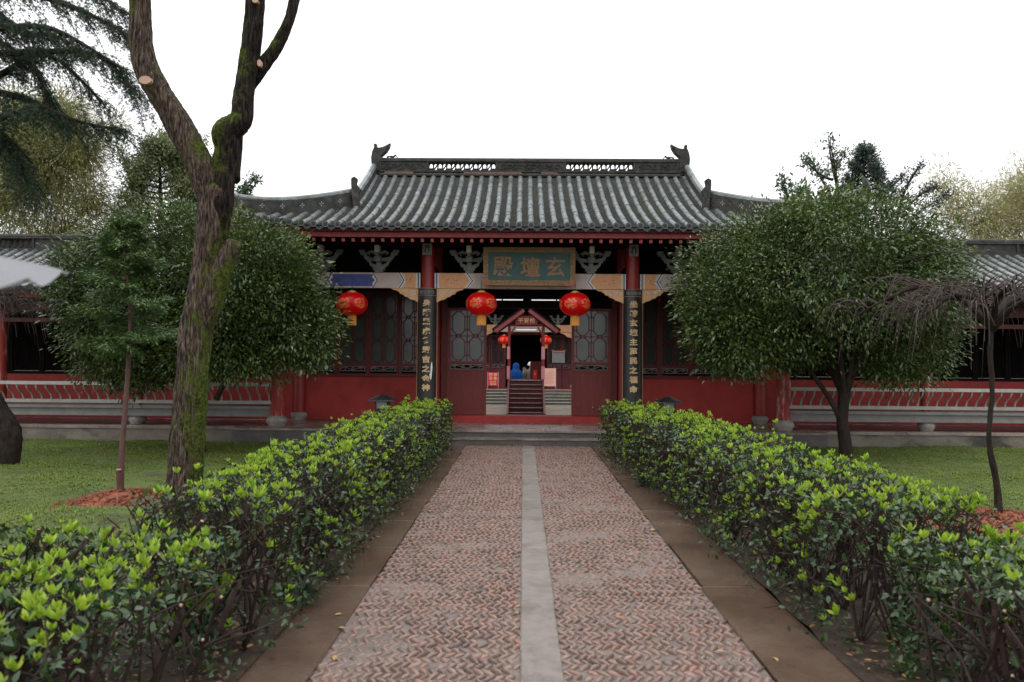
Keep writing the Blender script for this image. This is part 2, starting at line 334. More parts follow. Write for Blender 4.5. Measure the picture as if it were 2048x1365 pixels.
M['litter'] = mat('fallen_leaf', (.42, .40, .12), (.30, .22, .10), 10, .5, isl=[(1, 1, 1), (.9, .6, .5), (1.2, 1.2, 1.5)])
M['litter2'] = mat('brown_leaf_litter', (.14, .085, .05), (.08, .05, .032), 10, .5, isl=[(1, 1, 1), (.5, .5, .5), (1.6, 1.4, 1.2), (.7, .6, .6), (3, 2.6, 1.6), (.6, .9, .6)])
M['mondo'] = mat('dark_grass_tuft', (.035, .06, .03), (.02, .035, .018), 5, .5, 0, isl=[(.7, .8, .8), (1.3, 1.3, 1.1)])
M['umbrella'] = mat('grey_umbrella_cloth', (.27, .28, .30), (.20, .21, .23), 3, .45, 0, trans=.3)
M['metal'] = mat('grey_metal', (.3, .3, .3), (.25, .25, .25), 5, .3, metal=1)
M['court'] = mat('courtyard_paving', (.30, .28, .23), (.18, .165, .13), 3, .3, .4, 25, .5, coords='Position', c3=(.10, .095, .075), s3=1.5, f3=(.52, .62))
M['brick'] = mat('interior_floor_brick', (.34, .33, .30), (.24, .23, .21), 4, .3, .1, 20, .6, coords='Position')  # lighter base stands in for sky reflected on the floor
M['lampblack'] = mat('lamp_dark_metal', (.02, .022, .024), (.012, .013, .014), 6, .45)
M['lampglass'] = mat('lamp_frosted_glass', (.35, .40, .42), (.3, .34, .36), 6, .3)
M['pinkpaper'] = mat('pink_notice_paper', (.78, .45, .36), (.70, .38, .30), 4, .7)
M['redposter'] = mat('crimson_poster', (.62, .02, .06), (.55, .018, .05), 4, .5)
M['postertext'] = mat('cream_print', (.80, .72, .30), (.75, .68, .3), 4, .5)
M['ink'] = mat('faded_red_print', (.50, .20, .15), (.45, .18, .13), 4, .7)
M['greyboard'] = mat('grey_placard', (.20, .21, .21), (.15, .16, .16), 4, .5)
M['pinkstrip'] = mat('faded_pink_couplet', (.50, .22, .24), (.42, .16, .18), 5, .7)
M['redpaper'] = mat('red_paper', (.68, .02, .012), (.6, .02, .01), 5, .6)
M['raincoat'] = mat('blue_raincoat', (.006, .055, .22), (.003, .03, .12), 9, .7, .2, 12, .1)
M['jacket'] = mat('dark_grey_jacket', (.045, .05, .05), (.03, .03, .03), 7, .7)
M['jacket2'] = mat('brown_grey_jacket', (.10, .08, .07), (.06, .05, .045), 7, .7)
M['trousers'] = mat('dark_trousers', (.035, .04, .06), (.025, .03, .04), 7, .7)
M['skin'] = mat('skin_tone', (.45, .28, .2), (.4, .24, .17), 4, .5)
M['hair'] = mat('black_hair', (.012, .01, .009), (.01, .008, .007), 4, .5)
M['hat'] = mat('white_hat', (.6, .55, .55), (.5, .46, .46), 4, .7)
def emis(name, c, s_):
    m = bpy.data.materials.new(name); m.use_nodes = True; b = m.node_tree.nodes['Principled BSDF']
    b.inputs['Base Color'].default_value = (.8, .8, .8, 1); b.inputs['Emission Color'].default_value = (*c, 1); b.inputs['Emission Strength'].default_value = s_; return m
M['tubelight'] = emis('fluorescent_tube', (1, .98, .95), .75)
def moss_bark(dk=1.0, name='mossy_bark'):
    m = bpy.data.materials.new(name); m.use_nodes = True; n = m.node_tree.nodes; l = m.node_tree.links.new; b = n['Principled BSDF']
    b.inputs['Roughness'].default_value = .8; b.inputs['Specular IOR Level'].default_value = .1
    g = n.new('ShaderNodeNewGeometry'); tc_ = n.new('ShaderNodeTexCoord')
    mp = n.new('ShaderNodeMapping'); mp.inputs['Scale'].default_value = (4.5, 4.5, .6); l(tc_.outputs['Object'], mp.inputs[0])
    a = n.new('ShaderNodeTexNoise'); a.inputs['Scale'].default_value = 13; a.inputs['Detail'].default_value = 8; a.inputs['Roughness'].default_value = .7; l(mp.outputs[0], a.inputs[0])
    rp = n.new('ShaderNodeValToRGB'); e = rp.color_ramp.elements; e[0].position = .36; e[0].position = .40; e[0].color = (.016 * dk, .012 * dk, .010 * dk, 1); e[1].position = .64; e[1].color = (.23 * dk, .168 * dk, .132 * dk, 1)
    q = e.new(.5); q.color = (.075 * dk, .053 * dk, .043 * dk, 1); l(a.outputs[0], rp.inputs[0])
    # moss mask: patches, mostly on one flank
    k = n.new('ShaderNodeTexNoise'); k.inputs['Scale'].default_value = 2.4; k.inputs['Detail'].default_value = 9; k.inputs['Roughness'].default_value = .75; l(tc_.outputs['Object'], k.inputs[0])
    s2 = n.new('ShaderNodeSeparateXYZ'); l(g.outputs['Normal'], s2.inputs[0])
    pz = n.new('ShaderNodeSeparateXYZ'); l(tc_.outputs['Object'], pz.inputs[0])
    side = n.new('ShaderNodeMath'); side.operation = 'MULTIPLY'; l(s2.outputs['X'], side.inputs[0])
    fl = n.new('ShaderNodeMapRange'); fl.inputs[1].default_value = 2.6; fl.inputs[2].default_value = 3.1; fl.inputs[3].default_value = .17; fl.inputs[4].default_value = -.05; l(pz.outputs['Z'], fl.inputs[0]); l(fl.outputs[0], side.inputs[1])
    up = n.new('ShaderNodeMath'); up.operation = 'MULTIPLY_ADD'; up.inputs[1].default_value = .12; l(s2.outputs['Z'], up.inputs[0]); l(side.outputs[0], up.inputs[2])
    s_ = n.new('ShaderNodeMath'); l(up.outputs[0], s_.inputs[0]); l(k.outputs[0], s_.inputs[1])
    hf = n.new('ShaderNodeMapRange'); hf.inputs[1].default_value = 4.6; hf.inputs[2].default_value = 5.6; hf.inputs[3].default_value = 0; hf.inputs[4].default_value = -.14; l(pz.outputs['Z'], hf.inputs[0])
    s3_ = n.new('ShaderNodeMath'); l(s_.outputs[0], s3_.inputs[0]); l(hf.outputs[0], s3_.inputs[1])
    mr = n.new('ShaderNodeMapRange'); mr.inputs[1].default_value = .50; mr.inputs[2].default_value = .63; l(s3_.outputs[0], mr.inputs[0])
    mc = n.new('ShaderNodeTexNoise'); mc.inputs['Scale'].default_value = 38; mc.inputs['Detail'].default_value = 6; l(tc_.outputs['Object'], mc.inputs[0])
    mr2 = n.new('ShaderNodeValToRGB'); e = mr2.color_ramp.elements; e[0].position = .35; e[0].color = (.020, .028, .006, 1); e[1].position = .65; e[1].color = (.095, .12, .018, 1); l(mc.outputs[0], mr2.inputs[0])
    mixn = n.new('ShaderNodeMix'); mixn.data_type = 'RGBA'; l(mr.outputs[0], mixn.inputs[0]); l(rp.outputs[0], mixn.inputs[6]); l(mr2.outputs[0], mixn.inputs[7]); l(mixn.outputs[2], b.inputs['Base Color'])
    bp = n.new('ShaderNodeBump'); bp.inputs['Strength'].default_value = 1; bp.inputs['Distance'].default_value = .03; l(a.outputs[0], bp.inputs['Height']); l(bp.outputs[0], b.inputs['Normal'])
    return m
M['mossbark'] = moss_bark(.82)
M['darkmossbark'] = moss_bark(.22, 'dark_mossy_bark')

# ================================================================== GROUND
g = MB(); g.add([(-400, -60, -.12), (400, -60, -.12), (400, 500, -.12), (-400, 500, -.12)], [(0, 1, 2, 3)])
g.build('ground', M['soil'], kind='structure')
def sheet(x0, x1, y0, y1, z, amp=0, nx=2, ny=2, fr=.8):
    mb = MB()
    vs = [(x0 + (x1 - x0) * i / nx, y0 + (y1 - y0) * j / ny, z + (amp * noise.noise(Vector((x0 + (x1 - x0) * i / nx, y0 + (y1 - y0) * j / ny, 0)) * fr) if amp else 0)) for j in range(ny + 1) for i in range(nx + 1)]
    mb.add(vs, [(j * (nx + 1) + i, j * (nx + 1) + i + 1, (j + 1) * (nx + 1) + i + 1, (j + 1) * (nx + 1) + i) for j in range(ny) for i in range(nx)]); return mb
FRONT = 15.42           # platform front edge
for sx in (-1, 1):
    a, b_ = (-30, -1.45) if sx < 0 else (1.66, 30)
    sheet(a, b_, -3, 15.95, 0.0, .05, 60, 30).build('lawn', M['lawn'], kind='structure', smooth=60)
# soil strip below the hedges
for a, b_ in ((-2.5, -1.47), (1.575, 2.7)):
    sheet(*((-7, -2.5) if a < 0 else (2.7, 7)), 1.2, 4.4, .045, .04, 40, 30, 3).build('soil_bed', M['soil'], kind='structure', smooth=60)
    sheet(a, b_, -1, FRONT, .045, .03, 12, 90, 3).build('soil_bed', M['soil'], kind='structure', smooth=60)
# path
PX0, PX1 = -1.15, 1.16
SL0, SL1 = -.105, .115
path = sheet(-1.5, 1.7, -2, FRONT, -.012).build('path', M['soil'], kind='structure')
bed = sheet(PX0, PX1, -2, FRONT - .005, .007, .009, 24, 160, 2.2).build('mortar_bed', M['mortar'], parent=path, smooth=60)
def slab_mesh(w, l_, h=.03, r_=.008):
    mb = MB(); x, y = w / 2, l_ / 2
    vs = [(-x, -y, -h), (x, -y, -h), (x, y, -h), (-x, y, -h), (-x, -y, -r_), (x, -y, -r_), (x, y, -r_), (-x, y, -r_), (-x + r_, -y + r_, 0), (x - r_, -y + r_, 0), (x - r_, y - r_, 0), (-x + r_, y - r_, 0)]
    mb.add(vs, [(0, 1, 5, 4), (1, 2, 6, 5), (2, 3, 7, 6), (3, 0, 4, 7), (4, 5, 9, 8), (5, 6, 10, 9), (6, 7, 11, 10), (7, 4, 8, 11), (8, 9, 10, 11)]); return mb
y = 1.9
variants = [slab_mesh(SL1 - SL0, q).mesh('centre_slab', M['slab']) for q in (.50, .62, .42)]
while y < FRONT - .7:
    k = rnd.randrange(3); q = (.50, .62, .42)[k]
    link('slab', variants[k], path, ((SL0 + SL1) / 2 + rnd.uniform(-.004, .004), y + q / 2, .024 + rnd.uniform(-.002, .002)), (rnd.uniform(-.004, .004), rnd.uniform(-.008, .008), 0)); y += q + .007
link('slab', slab_mesh(SL1 - SL0, FRONT - y - .01).mesh('centre_slab', M['slab']), path, ((SL0 + SL1) / 2, (y + FRONT) / 2, .024))
for x0, x1 in ((-1.50, PX0 - .004), (PX1 + .004, 1.60)):
    y = 1.5 + rnd.random() * .5
    while y < FRONT - .3:
        q = min(rnd.uniform(1.1, 1.5), FRONT - .01 - y)
        link('edging_slab', slab_mesh(x1 - x0, q, .04, .003).mesh('edging_slab', M['gutter']), path, ((x0 + x1) / 2 + rnd.uniform(-.008, .008), y + q / 2, .028 + rnd.uniform(-.004, .004)), (rnd.uniform(-.001, .001), rnd.uniform(-.003, .003), 0)); y += q + .002
# cobbles: chevron rows of stones on edge
def cobble_t(seed):
    r_ = random.Random(seed); V = []; n = 8
    for ring, (k, z) in enumerate(((1.0, -.014), (.97, .005), (.60, .0165))):
        for j in range(n):
            a = 2 * math.pi * j / n; x = math.cos(a); yy = math.sin(a)
            V.append((x * .0125 * k * (1 + r_.uniform(-.14, .14)), yy * .049 * k * (1 + r_.uniform(-.08, .08)) * (1 - .1 * (ring == 2)), z + r_.uniform(-.001, .001)))
    V.append((0, 0, .0180)); F = []
    for q in range(2):
        for j in range(n):
            a, b2, c, d = q * n + j, q * n + (j + 1) % n, (q + 1) * n + (j + 1) % n, (q + 1) * n + j
            F += [(a, b2, c), (a, c, d)]
    for j in range(n): F.append((2 * n + j, 2 * n + (j + 1) % n, 24))
    return np.array(V, float), np.array(F)
CT = [cobble_t(i) for i in range(5)]
cm = []
for v, f in CT:
    me = bpy.data.meshes.new('cobble'); me.from_pydata([tuple(q) for q in v], [], [tuple(int(z) for z in q) for q in f]); me.materials.append(M['cobble'])
    me.polygons.foreach_set('use_smooth', [True] * len(f)); cm.append(me)
stones = []
row = 0; y = 1.6
while y < FRONT - .03:
    sgn = 1 if row % 2 else -1
    for xa, xb in ((PX0 + .02, SL0 - .012), (SL1 + .012, PX1 - .02)):
        x = xa + rnd.uniform(0, .02)
        while x < xb:
            if rnd.random() > .035:
                stones.append((x, y + rnd.uniform(-.006, .006) + .02 * noise.noise(Vector((x * .8, y * .5, 3))), sgn * R(rnd.gauss(37, 5)), rnd.uniform(.75, 1.25), rnd.uniform(.75, 1.15), rnd.uniform(.55, 1.25), -.010 * max(0, min(1, 2.2 * noise.noise(Vector((x * 1.6, y * 2.2, 9))) - .25 + rnd.uniform(-.3, .3)))))
            x += rnd.uniform(.043, .055)
    y += .0745; row += 1
vis = sorted([s_ for s_ in stones if s_[1] > 3.95], key=lambda s_: s_[1])
near = vis[:300]; far = vis[300:] + [s_ for s_ in stones if s_[1] <= 3.95]
for i, (x, y, a, kx, ky, kz, dz) in enumerate(near):
    o = link('cobble', cm[i % 5], path, (x, y, .008 + dz), (0, .24 * (1 if a < 0 else -1) + rnd.uniform(-.15, .15), a)); o.scale = (kx, ky, kz)
lst = []
for k in range(5):
    sub = np.array([s_ for i, s_ in enumerate(far) if i % 5 == k])
    ca, sa = np.cos(sub[:, 2]), np.sin(sub[:, 2]); z0 = np.zeros_like(ca)
    tl_ = -.24 * np.sign(sa) + rng.uniform(-.15, .15, len(sa)); ct, st_ = np.cos(tl_), np.sin(tl_)
    rot = np.stack([np.stack([ca * ct, -sa, ca * st_], 1), np.stack([sa * ct, ca, sa * st_], 1), np.stack([-st_, z0, ct], 1)], 1)
    pos = np.stack([sub[:, 0], sub[:, 1], .008 + sub[:, 6]], 1)
    lst.append(scatter(CT[k][0], CT[k][1], pos, rot, sub[:, 3:6]))
V, F, _ = cat_meshes(lst); np_mesh('cobbles', V, F, M['cobble'], path, smooth=True, kind='stuff')
# grass
def blades(x0, x1, y0, y1, n, h=.07, skip=None):
    T = [tuft(7, h, .8, .0035, s_, .3) for s_ in range(4)]
    lst = []
    for k in range(4):
        q = n // 4; pos = np.stack([rng.uniform(x0, x1, q), rng.uniform(y0, y1, q) , np.zeros(q)], 1)
        dens = np.array([noise.noise(Vector((p[0] * .9, p[1] * .9, 5))) for p in pos]); pos = pos[dens > rng.uniform(-.55, .15, q)]
        if skip: pos = pos[[not any((p[0] - c[0]) ** 2 + (p[1] - c[1]) ** 2 < c[2] ** 2 for c in skip) for p in pos]]
        pos[:, 2] = -.01 + .05 * np.array([noise.noise(Vector((p[0] * .8, p[1] * .8, 0))) for p in pos])
        q = len(pos); a = rng.uniform(0, 6.28, q); ca, sa, z0 = np.cos(a), np.sin(a), np.zeros(q)
        rot = np.stack([np.stack([ca, -sa, z0], 1), np.stack([sa, ca, z0], 1), np.stack([z0, z0, z0 + 1], 1)], 1)
        lst.append(scatter(T[k][0], T[k][1], pos, rot, rng.uniform(.5, 1.25, (q, 1))))
    return cat_meshes(lst)
MOUND_L = ground(258, 1003); MOUND_R = ground(1995, 1045)
for (x0, x1), nm in (((-12, -2.2), 0), ((2.45, 13), 1)):
    V, F, _ = blades(x0, x1, 4.4, 15.9, 52000, .06, [(MOUND_L.x, MOUND_L.y, .62), (MOUND_R.x, MOUND_R.y, .8)]); np_mesh('grass', V, F, M['grass'], kind='stuff')

# ================================================================== PLATFORM
def block_row(parent, x0, x1, y0, y1, z0, z1, step, m, name='kerb_stone'):
    x = x0
    while x < x1 - .05:
        w = min(step * rnd.uniform(.85, 1.15), x1 - x)
        if x1 - x - w < .4: w = x1 - x
        mb = slab_mesh(w - .006, y1 - y0, z1 - z0, .008); link(name, mb.mesh(name, m), parent, (x + w / 2, (y0 + y1) / 2, z1)); x += w
PZ = .28
pl = MB().box(-16, 16, 16.0, 17.79, -.1, PZ - .012).box(-16, -4.7, 17.791, 22.0, -.1, PZ - .012).box(4.75, 16, 17.791, 22.0, -.1, PZ - .012).box(-4.699, 4.749, 17.792, 22.0, -.1, .03).box(-5.6, 5.6, FRONT + .34, 15.995, -.1, PZ - .012)
plat = pl.build('platform', M['step'], kind='structure')
block_row(plat, -5.6, 5.6, FRONT + .0, FRONT + .34, .235, PZ, 1.5, M['wetstone'])
MB().box(-5.6, 5.6, FRONT + .03, FRONT + .335, -.1, .232).build('riser', M['step'], plat)
for x0, x1 in ((-16, -5.605), (5.605, 16)):
    block_row(plat, x0, x1, 15.72, 16.0, .225, PZ, 1.7, M['wetstone'])
    MB().box(x0, x1, 15.74, 15.995, -.1, .222).build('riser', M['concrete'], plat)
# floor slabs of the porch
y = FRONT + .345
for y1 in (16.35, 16.95, 17.5):
    block_row(plat, -5.6, 5.6, y, y1 - .004, PZ - .03, PZ, .62 if y1 > 16.4 else 1.2, M['wetstone'], 'paving_slab'); y = y1
st = thing('stone_step', (0, FRONT - .17, 0), 'long dark stone step below the platform at the end of the path', 'step')
MB().box(-1.75, 1.85, FRONT - .34, FRONT - .003, -.1, .125).box(-1.76, 1.86, FRONT - .355, FRONT - .003, .126, .145, 1).build('tread', [M['step'], M['wetstone']], st)  # pale top strip colours in the tread's bright wet reflection

# ================================================================== HALL
CX = 0.02
hall = thing('temple_hall', (CX, 18.6, PZ), 'red walled temple hall with a grey tiled hip and gable roof', 'temple hall')
EAVE, RIDGE, BACK = 14.72, 18.6, 22.48
CORX, GX, HY = 5.95, 3.6, 16.45
def rz(x, y):
    if y > RIDGE: y = 2 * RIDGE - y
    t = max(0, (y - EAVE) / (RIDGE - EAVE)); z = 3.99 + 1.80 * (.66 * t + .34 * t * t)
    u = max(0, (abs(x - CX) - 3.5) / (CORX - 3.5)); return z + .44 * u ** 2.3 * max(0, 1 - t * 1.6) ** 1.5
def hipy(x):
    u = (abs(x - CX) - GX) / (CORX - GX); return HY - (HY - (EAVE - .12)) * u
def eavey(x):
    u = max(0, (abs(x - CX) - 4.3) / (CORX - 4.3)); return EAVE - .12 * u * u
roof = MB()
def strip_surface(xs, ylo, yhi, ny, off=0, flip=False, mi=0):
    vs = []
    for x in xs:
        a, b2 = ylo(x), yhi(x)
        for j in range(ny + 1):
            yy = a + (b2 - a) * j / ny; vs.append((x, yy, rz(x, yy) + off))
    fs = []
    for i in range(len(xs) - 1):
        for j in range(ny):
            q = (i * (ny + 1) + j, (i + 1) * (ny + 1) + j, (i + 1) * (ny + 1) + j + 1, i * (ny + 1) + j + 1)
            fs.append(q[::-1] if flip else q)
    roof.add(vs, fs, mi)
xs_mid = list(np.linspace(CX - GX, CX + GX, 31)); xs_l = list(np.linspace(CX - CORX, CX - GX, 13)); xs_r = list(np.linspace(CX + GX, CX + CORX, 13))
for off, fl, mi in ((0, False, 0), (-.09, True, 1)):
    strip_surface(xs_mid, eavey, lambda x: RIDGE, 10, off, fl, mi)
    strip_surface(xs_mid, lambda x: RIDGE, lambda x: BACK, 10, off, fl, mi)
    for xs in (xs_l, xs_r):
        strip_surface(xs, eavey, hipy, 5, off, fl, mi)
        strip_surface(xs, lambda x: 2 * RIDGE - hipy(x), lambda x: 2 * RIDGE - eavey(x), 5, off, fl, mi)
        # side slope between the two hips
        vs = []; ny = 16
        for x in xs:
            zh = rz(x, hipy(x)); h0 = hipy(x); h1 = 2 * RIDGE - h0; lift = rz(x, hipy(x)) - rz(CX + 3.4, hipy(x))
            for j in range(ny + 1):
                t = j / ny; vs.append((x, h0 + (h1 - h0) * t, zh - lift * (1 - abs(2 * t - 1) ** 3) + off))
        roof.add(vs, [((i * (ny + 1) + j, (i + 1) * (ny + 1) + j, (i + 1) * (ny + 1) + j + 1, i * (ny + 1) + j + 1)[::1 if not fl else -1]) for i in range(len(xs) - 1) for j in range(ny)], mi)
for s_ in (-1, 1):      # gable triangles
    x = CX + s_ * GX; pts = [(x, yy, rz(x, yy) + .02) for yy in np.linspace(HY, 2 * RIDGE - HY, 13)]
    roof.add([(x, HY, rz(x, HY) - .3)] + pts + [(x, 2 * RIDGE - HY, rz(x, HY) - .3)], [tuple(range(15))], 2)
roof_o = roof.build('roof', [M['pan'], M['darkwood'], M['redwood']], hall)
# cap tiles
SP = .218
def half_tube(length, r0=.052, r1=.057, n=9):
    mb = MB(); vs = []
    for (yy, r_) in ((0, r1), (length * .97, r0), (length, r0 * .9)):
        for j in range(n):
            a = math.pi * (j / (n - 1) * 1.1 - .05); vs.append((math.cos(a) * r_, yy, math.sin(a) * r_))
    fs = [(i * n + j, i * n + j + 1, (i + 1) * n + j + 1, (i + 1) * n + j) for i in range(2) for j in range(n - 1)] + [tuple(range(n))]
    mb.add(vs, [f[::-1] for f in fs]); return mb
SEG = .335
cap_me = half_tube(SEG + .012).mesh('cap_tile', M['cap'], smooth=40)
disc_mb = MB()
disc_mb.tube([(0, 0, 0), (0, .03, 0)], [.060, .060], 16); disc_mb.tube([(0, -.006, 0), (0, .0, 0)], [.060, .060], 16)
disc_mb.tube([(0, -.010, 0), (0, -.004, 0)], [.036, .042], 12, mi=1)
disc_me = disc_mb.mesh('end_tile', [M['disc'], M['enddisc']])
drip = MB().prism([(-.085, .03), (-.055, -.002), (0, -.02), (.055, -.002), (.085, .03), (.07, -.035), (.035, -.062), (0, -.085), (-.035, -.062), (-.07, -.035)], -.012, .012)
drip_me = drip.mesh('drip_tile', M['enddisc'])
caps = []
tubes = []
for k in range(-27, 28):
    x = CX + (k + .0) * SP
    if abs(x - CX) > CORX - .08: continue
    y1 = RIDGE - .1 if abs(x - CX) < GX - .05 else hipy(x) - .06
    y0 = eavey(x); tubes.append((x, y0, y1))
    yy = y0
    while yy < y1 - .06:
        z = rz(x, yy); z2 = rz(x, min(yy + SEG, y1)); caps.append((x, yy, z, math.atan2(z2 - z, min(SEG, y1 - yy)), min(1, (y1 - yy) / SEG)))
        yy += SEG * math.cos(math.atan2(z2 - z, min(SEG, y1 - yy)))
    link('end_tile', disc_me, roof_o, (x, y0 - .045, rz(x, y0) + .03))
    if abs(x + SP / 2 - CX) < CORX - .1: link('drip_tile', drip_me, roof_o, (x + SP / 2, eavey(x + SP / 2) - .03, rz(x + SP / 2, y0) - .005), (R(-12), rnd.uniform(-.05, .05), 0))
caps.sort(key=lambda c: c[1])
for c in caps[:300]:
    o = link('cap_tile', cap_me, roof_o, (c[0] + rnd.uniform(-.004, .004), c[1], c[2] + .018 + rnd.uniform(-.006, .006)), (c[3] + rnd.uniform(-.012, .012), 0, rnd.uniform(-.022, .022))); o.scale = (rnd.uniform(.96, 1.05), c[4], 1)
rest = MB()
base_v = [v.co.copy() for v in cap_me.vertices]; base_f = [tuple(p.vertices) for p in cap_me.polygons]
def add_caps(mb, lst, rotz=0):
    for c in lst:
        mt = Matrix.Translation((c[0], c[1], c[2] + .018 + rnd.uniform(-.003, .003))) @ Matrix.Rotation(rotz + rnd.uniform(-.012, .012), 4, 'Z') @ Matrix.Rotation(c[3], 4, 'X') @ Matrix.Diagonal((1, c[4], 1, 1))
        mb.add([mt @ v for v in base_v], base_f)
add_caps(rest, caps[300:])
rest.build('upper_cap_tiles', M['cap'], roof_o, kind='stuff', smooth=40)
# tiles of the two hipped ends and of the back slope
rest = MB()
for s_ in (-1, 1):
    yy = EAVE + .25
    while yy < BACK - .2:
        d = min(yy - (EAVE - .12), (2 * RIDGE - EAVE + .12) - yy); xe = CX + s_ * (CORX - .02); run = min(CORX - GX, d * (CORX - GX) / (HY - EAVE + .12)) - .1
        if run > .25:
            def side_z(x):
                h0 = hipy(x); h1 = 2 * RIDGE - h0; t = (yy - h0) / (h1 - h0); t = min(1, max(0, t)); lift = rz(x, h0) - rz(CX + 3.4, h0); return rz(x, h0) - lift * (1 - abs(2 * t - 1) ** 3)
            q = 0
            while q < run:
                xa = xe - s_ * q; xb = xe - s_ * min(q + SEG, run); za, zb = side_z(xa), side_z(xb); L2 = abs(xa - xb)
                if L2 > .05: add_caps(rest, [(xa, yy, za, math.atan2(zb - za, L2), min(1, L2 / SEG))], rotz=s_ * math.pi / 2)
                q += SEG
        yy += SP
for x, y0, y1 in tubes:
    mt = [(x, 2 * RIDGE - (y0 + (y1 - y0) * j / 6), rz(x, y0 + (y1 - y0) * j / 6) + .02) for j in range(7)]; rest.tube(mt, .052, 6)
rest.build('side_and_back_tiles', M['cap'], roof_o, kind='stuff', smooth=40)
# pan tiles
Vp = []; Fp = []
for i in range(len(tubes) - 1):
    xa = tubes[i][0]; xc = xa + SP / 2; y0 = max(tubes[i][1], tubes[i + 1][1]) - .02; y1 = max(tubes[i][2], tubes[i + 1][2]) if abs(xc - CX) > GX - .1 else min(tubes[i][2], tubes[i + 1][2])
    yy = y0; j = 0
    while yy < y1 - .02:
        zf = rz(xc, yy); zb = rz(xc, yy + .1); jit = rnd.uniform(-.004, .004); k = len(Vp)
        for q in range(5):
            u = (q - 2) / 2; xx = xc + u * .075; dz = .028 * u * u
            Vp += [(xx, yy, zf + dz + .002), (xx, yy, zf + dz + .030 + jit), (xx, yy + .13, rz(xc, yy + .13) + dz + .004)]
        for q in range(4):
            a = k + q * 3; Fp += [(a, a + 3, a + 4, a + 1), (a + 1, a + 4, a + 5, a + 2)]
        yy += .108; j += 1
np_mesh('pan_tiles', Vp, Fp, M['pan'], roof_o, kind='stuff')
# fascia and rafters
fa = MB(); xs = list(np.linspace(CX - CORX + .08, CX + CORX - .08, 60))
vs = []
for x in xs:
    z = rz(x, EAVE); yf = eavey(x) + .045; vs += [(x, yf, z - .185), (x, yf, z - .035), (x, yf + .06, z - .035), (x, yf + .06, z - .185)]
fa.add(vs, [(i * 4 + j, (i + 1) * 4 + j, (i + 1) * 4 + (j + 1) % 4, i * 4 + (j + 1) % 4) for i in range(len(xs) - 1) for j in range(4)])
fa.build('fascia_board', M['fascia'], roof_o)
raf = MB().box(-.028, .028, 0, 1.75, -.030, .030); raf.box(-.028, .028, -.006, -.001, -.030, .030, 1)
raf_me = raf.mesh('rafter', [M['darkwood'], M['rafter_end']])
x = CX - 5.75
while x < CX + 5.8:
    z0 = rz(x, EAVE); z1 = rz(x, EAVE + 1.2)
    link('rafter', raf_me, roof_o, (x, eavey(x) + .10, z0 - .232), (math.atan2(z1 - z0, 1.2) * .8, 0, 0)); x += .18
# soffit boards behind the rafters
sf = MB(); sf.add([(CX - 5.8, EAVE + .12, 3.89), (CX + 5.8, EAVE + .12, 3.89), (CX + 5.6, 16.2, 4.13), (CX - 5.6, 16.2, 4.13)], [(0, 1, 2, 3), (3, 2, 1, 0)][:1]); sf.build('soffit', M['darkwood'], roof_o)
# main ridge
def spiral(mb, cx, cz, r_, y, flip=1, m=0, turns=1.4, th=.011):
    pts = []
    for i in range(15):
        t = i / 14; a = t * turns * 2 * math.pi; q = r_ * (1 - .75 * t); pts.append((cx + flip * q * math.cos(a), y, cz + q * math.sin(a)))
    mb.tube(pts, [th * (1 - .4 * i / 14) for i in range(15)], 4, m)
rg = thing_r = None
RB = rz(CX, RIDGE)                    # ridge base z
rm = MB()
yf, yb = RIDGE - .1, RIDGE + .1
X0, X1 = CX - 3.42, CX + 3.42
rm.box(X0, X1, yf - .02, yb + .02, RB - .12, RB + .055)
rm.box(X0 + .02, X1 - .02, yf - .05, yb + .05, RB + .055, RB + .085)
rm.box(X0, X1, yf - .02, yb + .02, RB + .30, RB + .335)
rm.tube([(X0 - .02, RIDGE, RB + .345), (X1 + .02, RIDGE, RB + .345)], .062, 10)
pan_x = [(-3.42, -2.34), (-2.34, -.78), (-.78, .78), (.78, 2.34), (2.34, 3.42)]
for i, (a, b2) in enumerate(pan_x):
    rm.box(CX + a, CX + a + .035, yf - .012, yb + .012, RB + .085, RB + .30)
    if i in (0, 2, 4): rm.box(CX + a + .035, CX + b2 - .0, yf + .01, yb - .01, RB + .085, RB + .30)
rm.box(X1 - .035, X1, yf - .012, yb + .012, RB + .085, RB + .30)
ridge = rm.build('ridge', M['ridge'], hall, smooth=40)
scr = MB()
for i in (0, 2, 4):
    a, b2 = pan_x[i]; n = 6 if i != 2 else 10
    for q in range(n):
        cxx = CX + a + .12 + (b2 - a - .2) * (q + .5) / n; spiral(scr, cxx, RB + .19, .062, yf + .004, 1 if q % 2 else -1)
        scr.tube([(cxx - .08, yf + .004, RB + .13 + .1 * (q % 2)), (cxx + .02, yf + .004, RB + .115 + .12 * (q % 2)), (cxx + .09, yf + .004, RB + .16)], .008, 4)
scr.build('ridge_scrollwork', M['ridge'], ridge)
for i in (1, 3):
    a, b2 = pan_x[i]; pm = MB(); pm.box(CX + a + .035, CX + b2, yf + .03, yb - .03, RB + .085, RB + .115).box(CX + a + .035, CX + b2, yf + .03, yb - .03, RB + .275, RB + .30)
    n = 15
    for q in range(n):
        cx_ = CX + a + .035 + (b2 - a - .035) * (q + .5) / n
        pts = [(cx_ + .052 * math.cos(t), RIDGE, RB + .195 + .085 * math.sin(t)) for t in np.linspace(0, 6.2832, 11)]; pm.tube(pts, .016, 5, caps=False)
        if q % 2: pm.tube([(cx_ - .05, RIDGE, RB + .12), (cx_ + .01, RIDGE, RB + .2), (cx_ + .05, RIDGE, RB + .27)], .017, 5)
        else: pm.tube([(cx_ - .03, RIDGE, RB + .15), (cx_ + .03, RIDGE, RB + .15)], .02, 5)
    pm.build('openwork_panel', M['ridge'], ridge)
rb = MB()
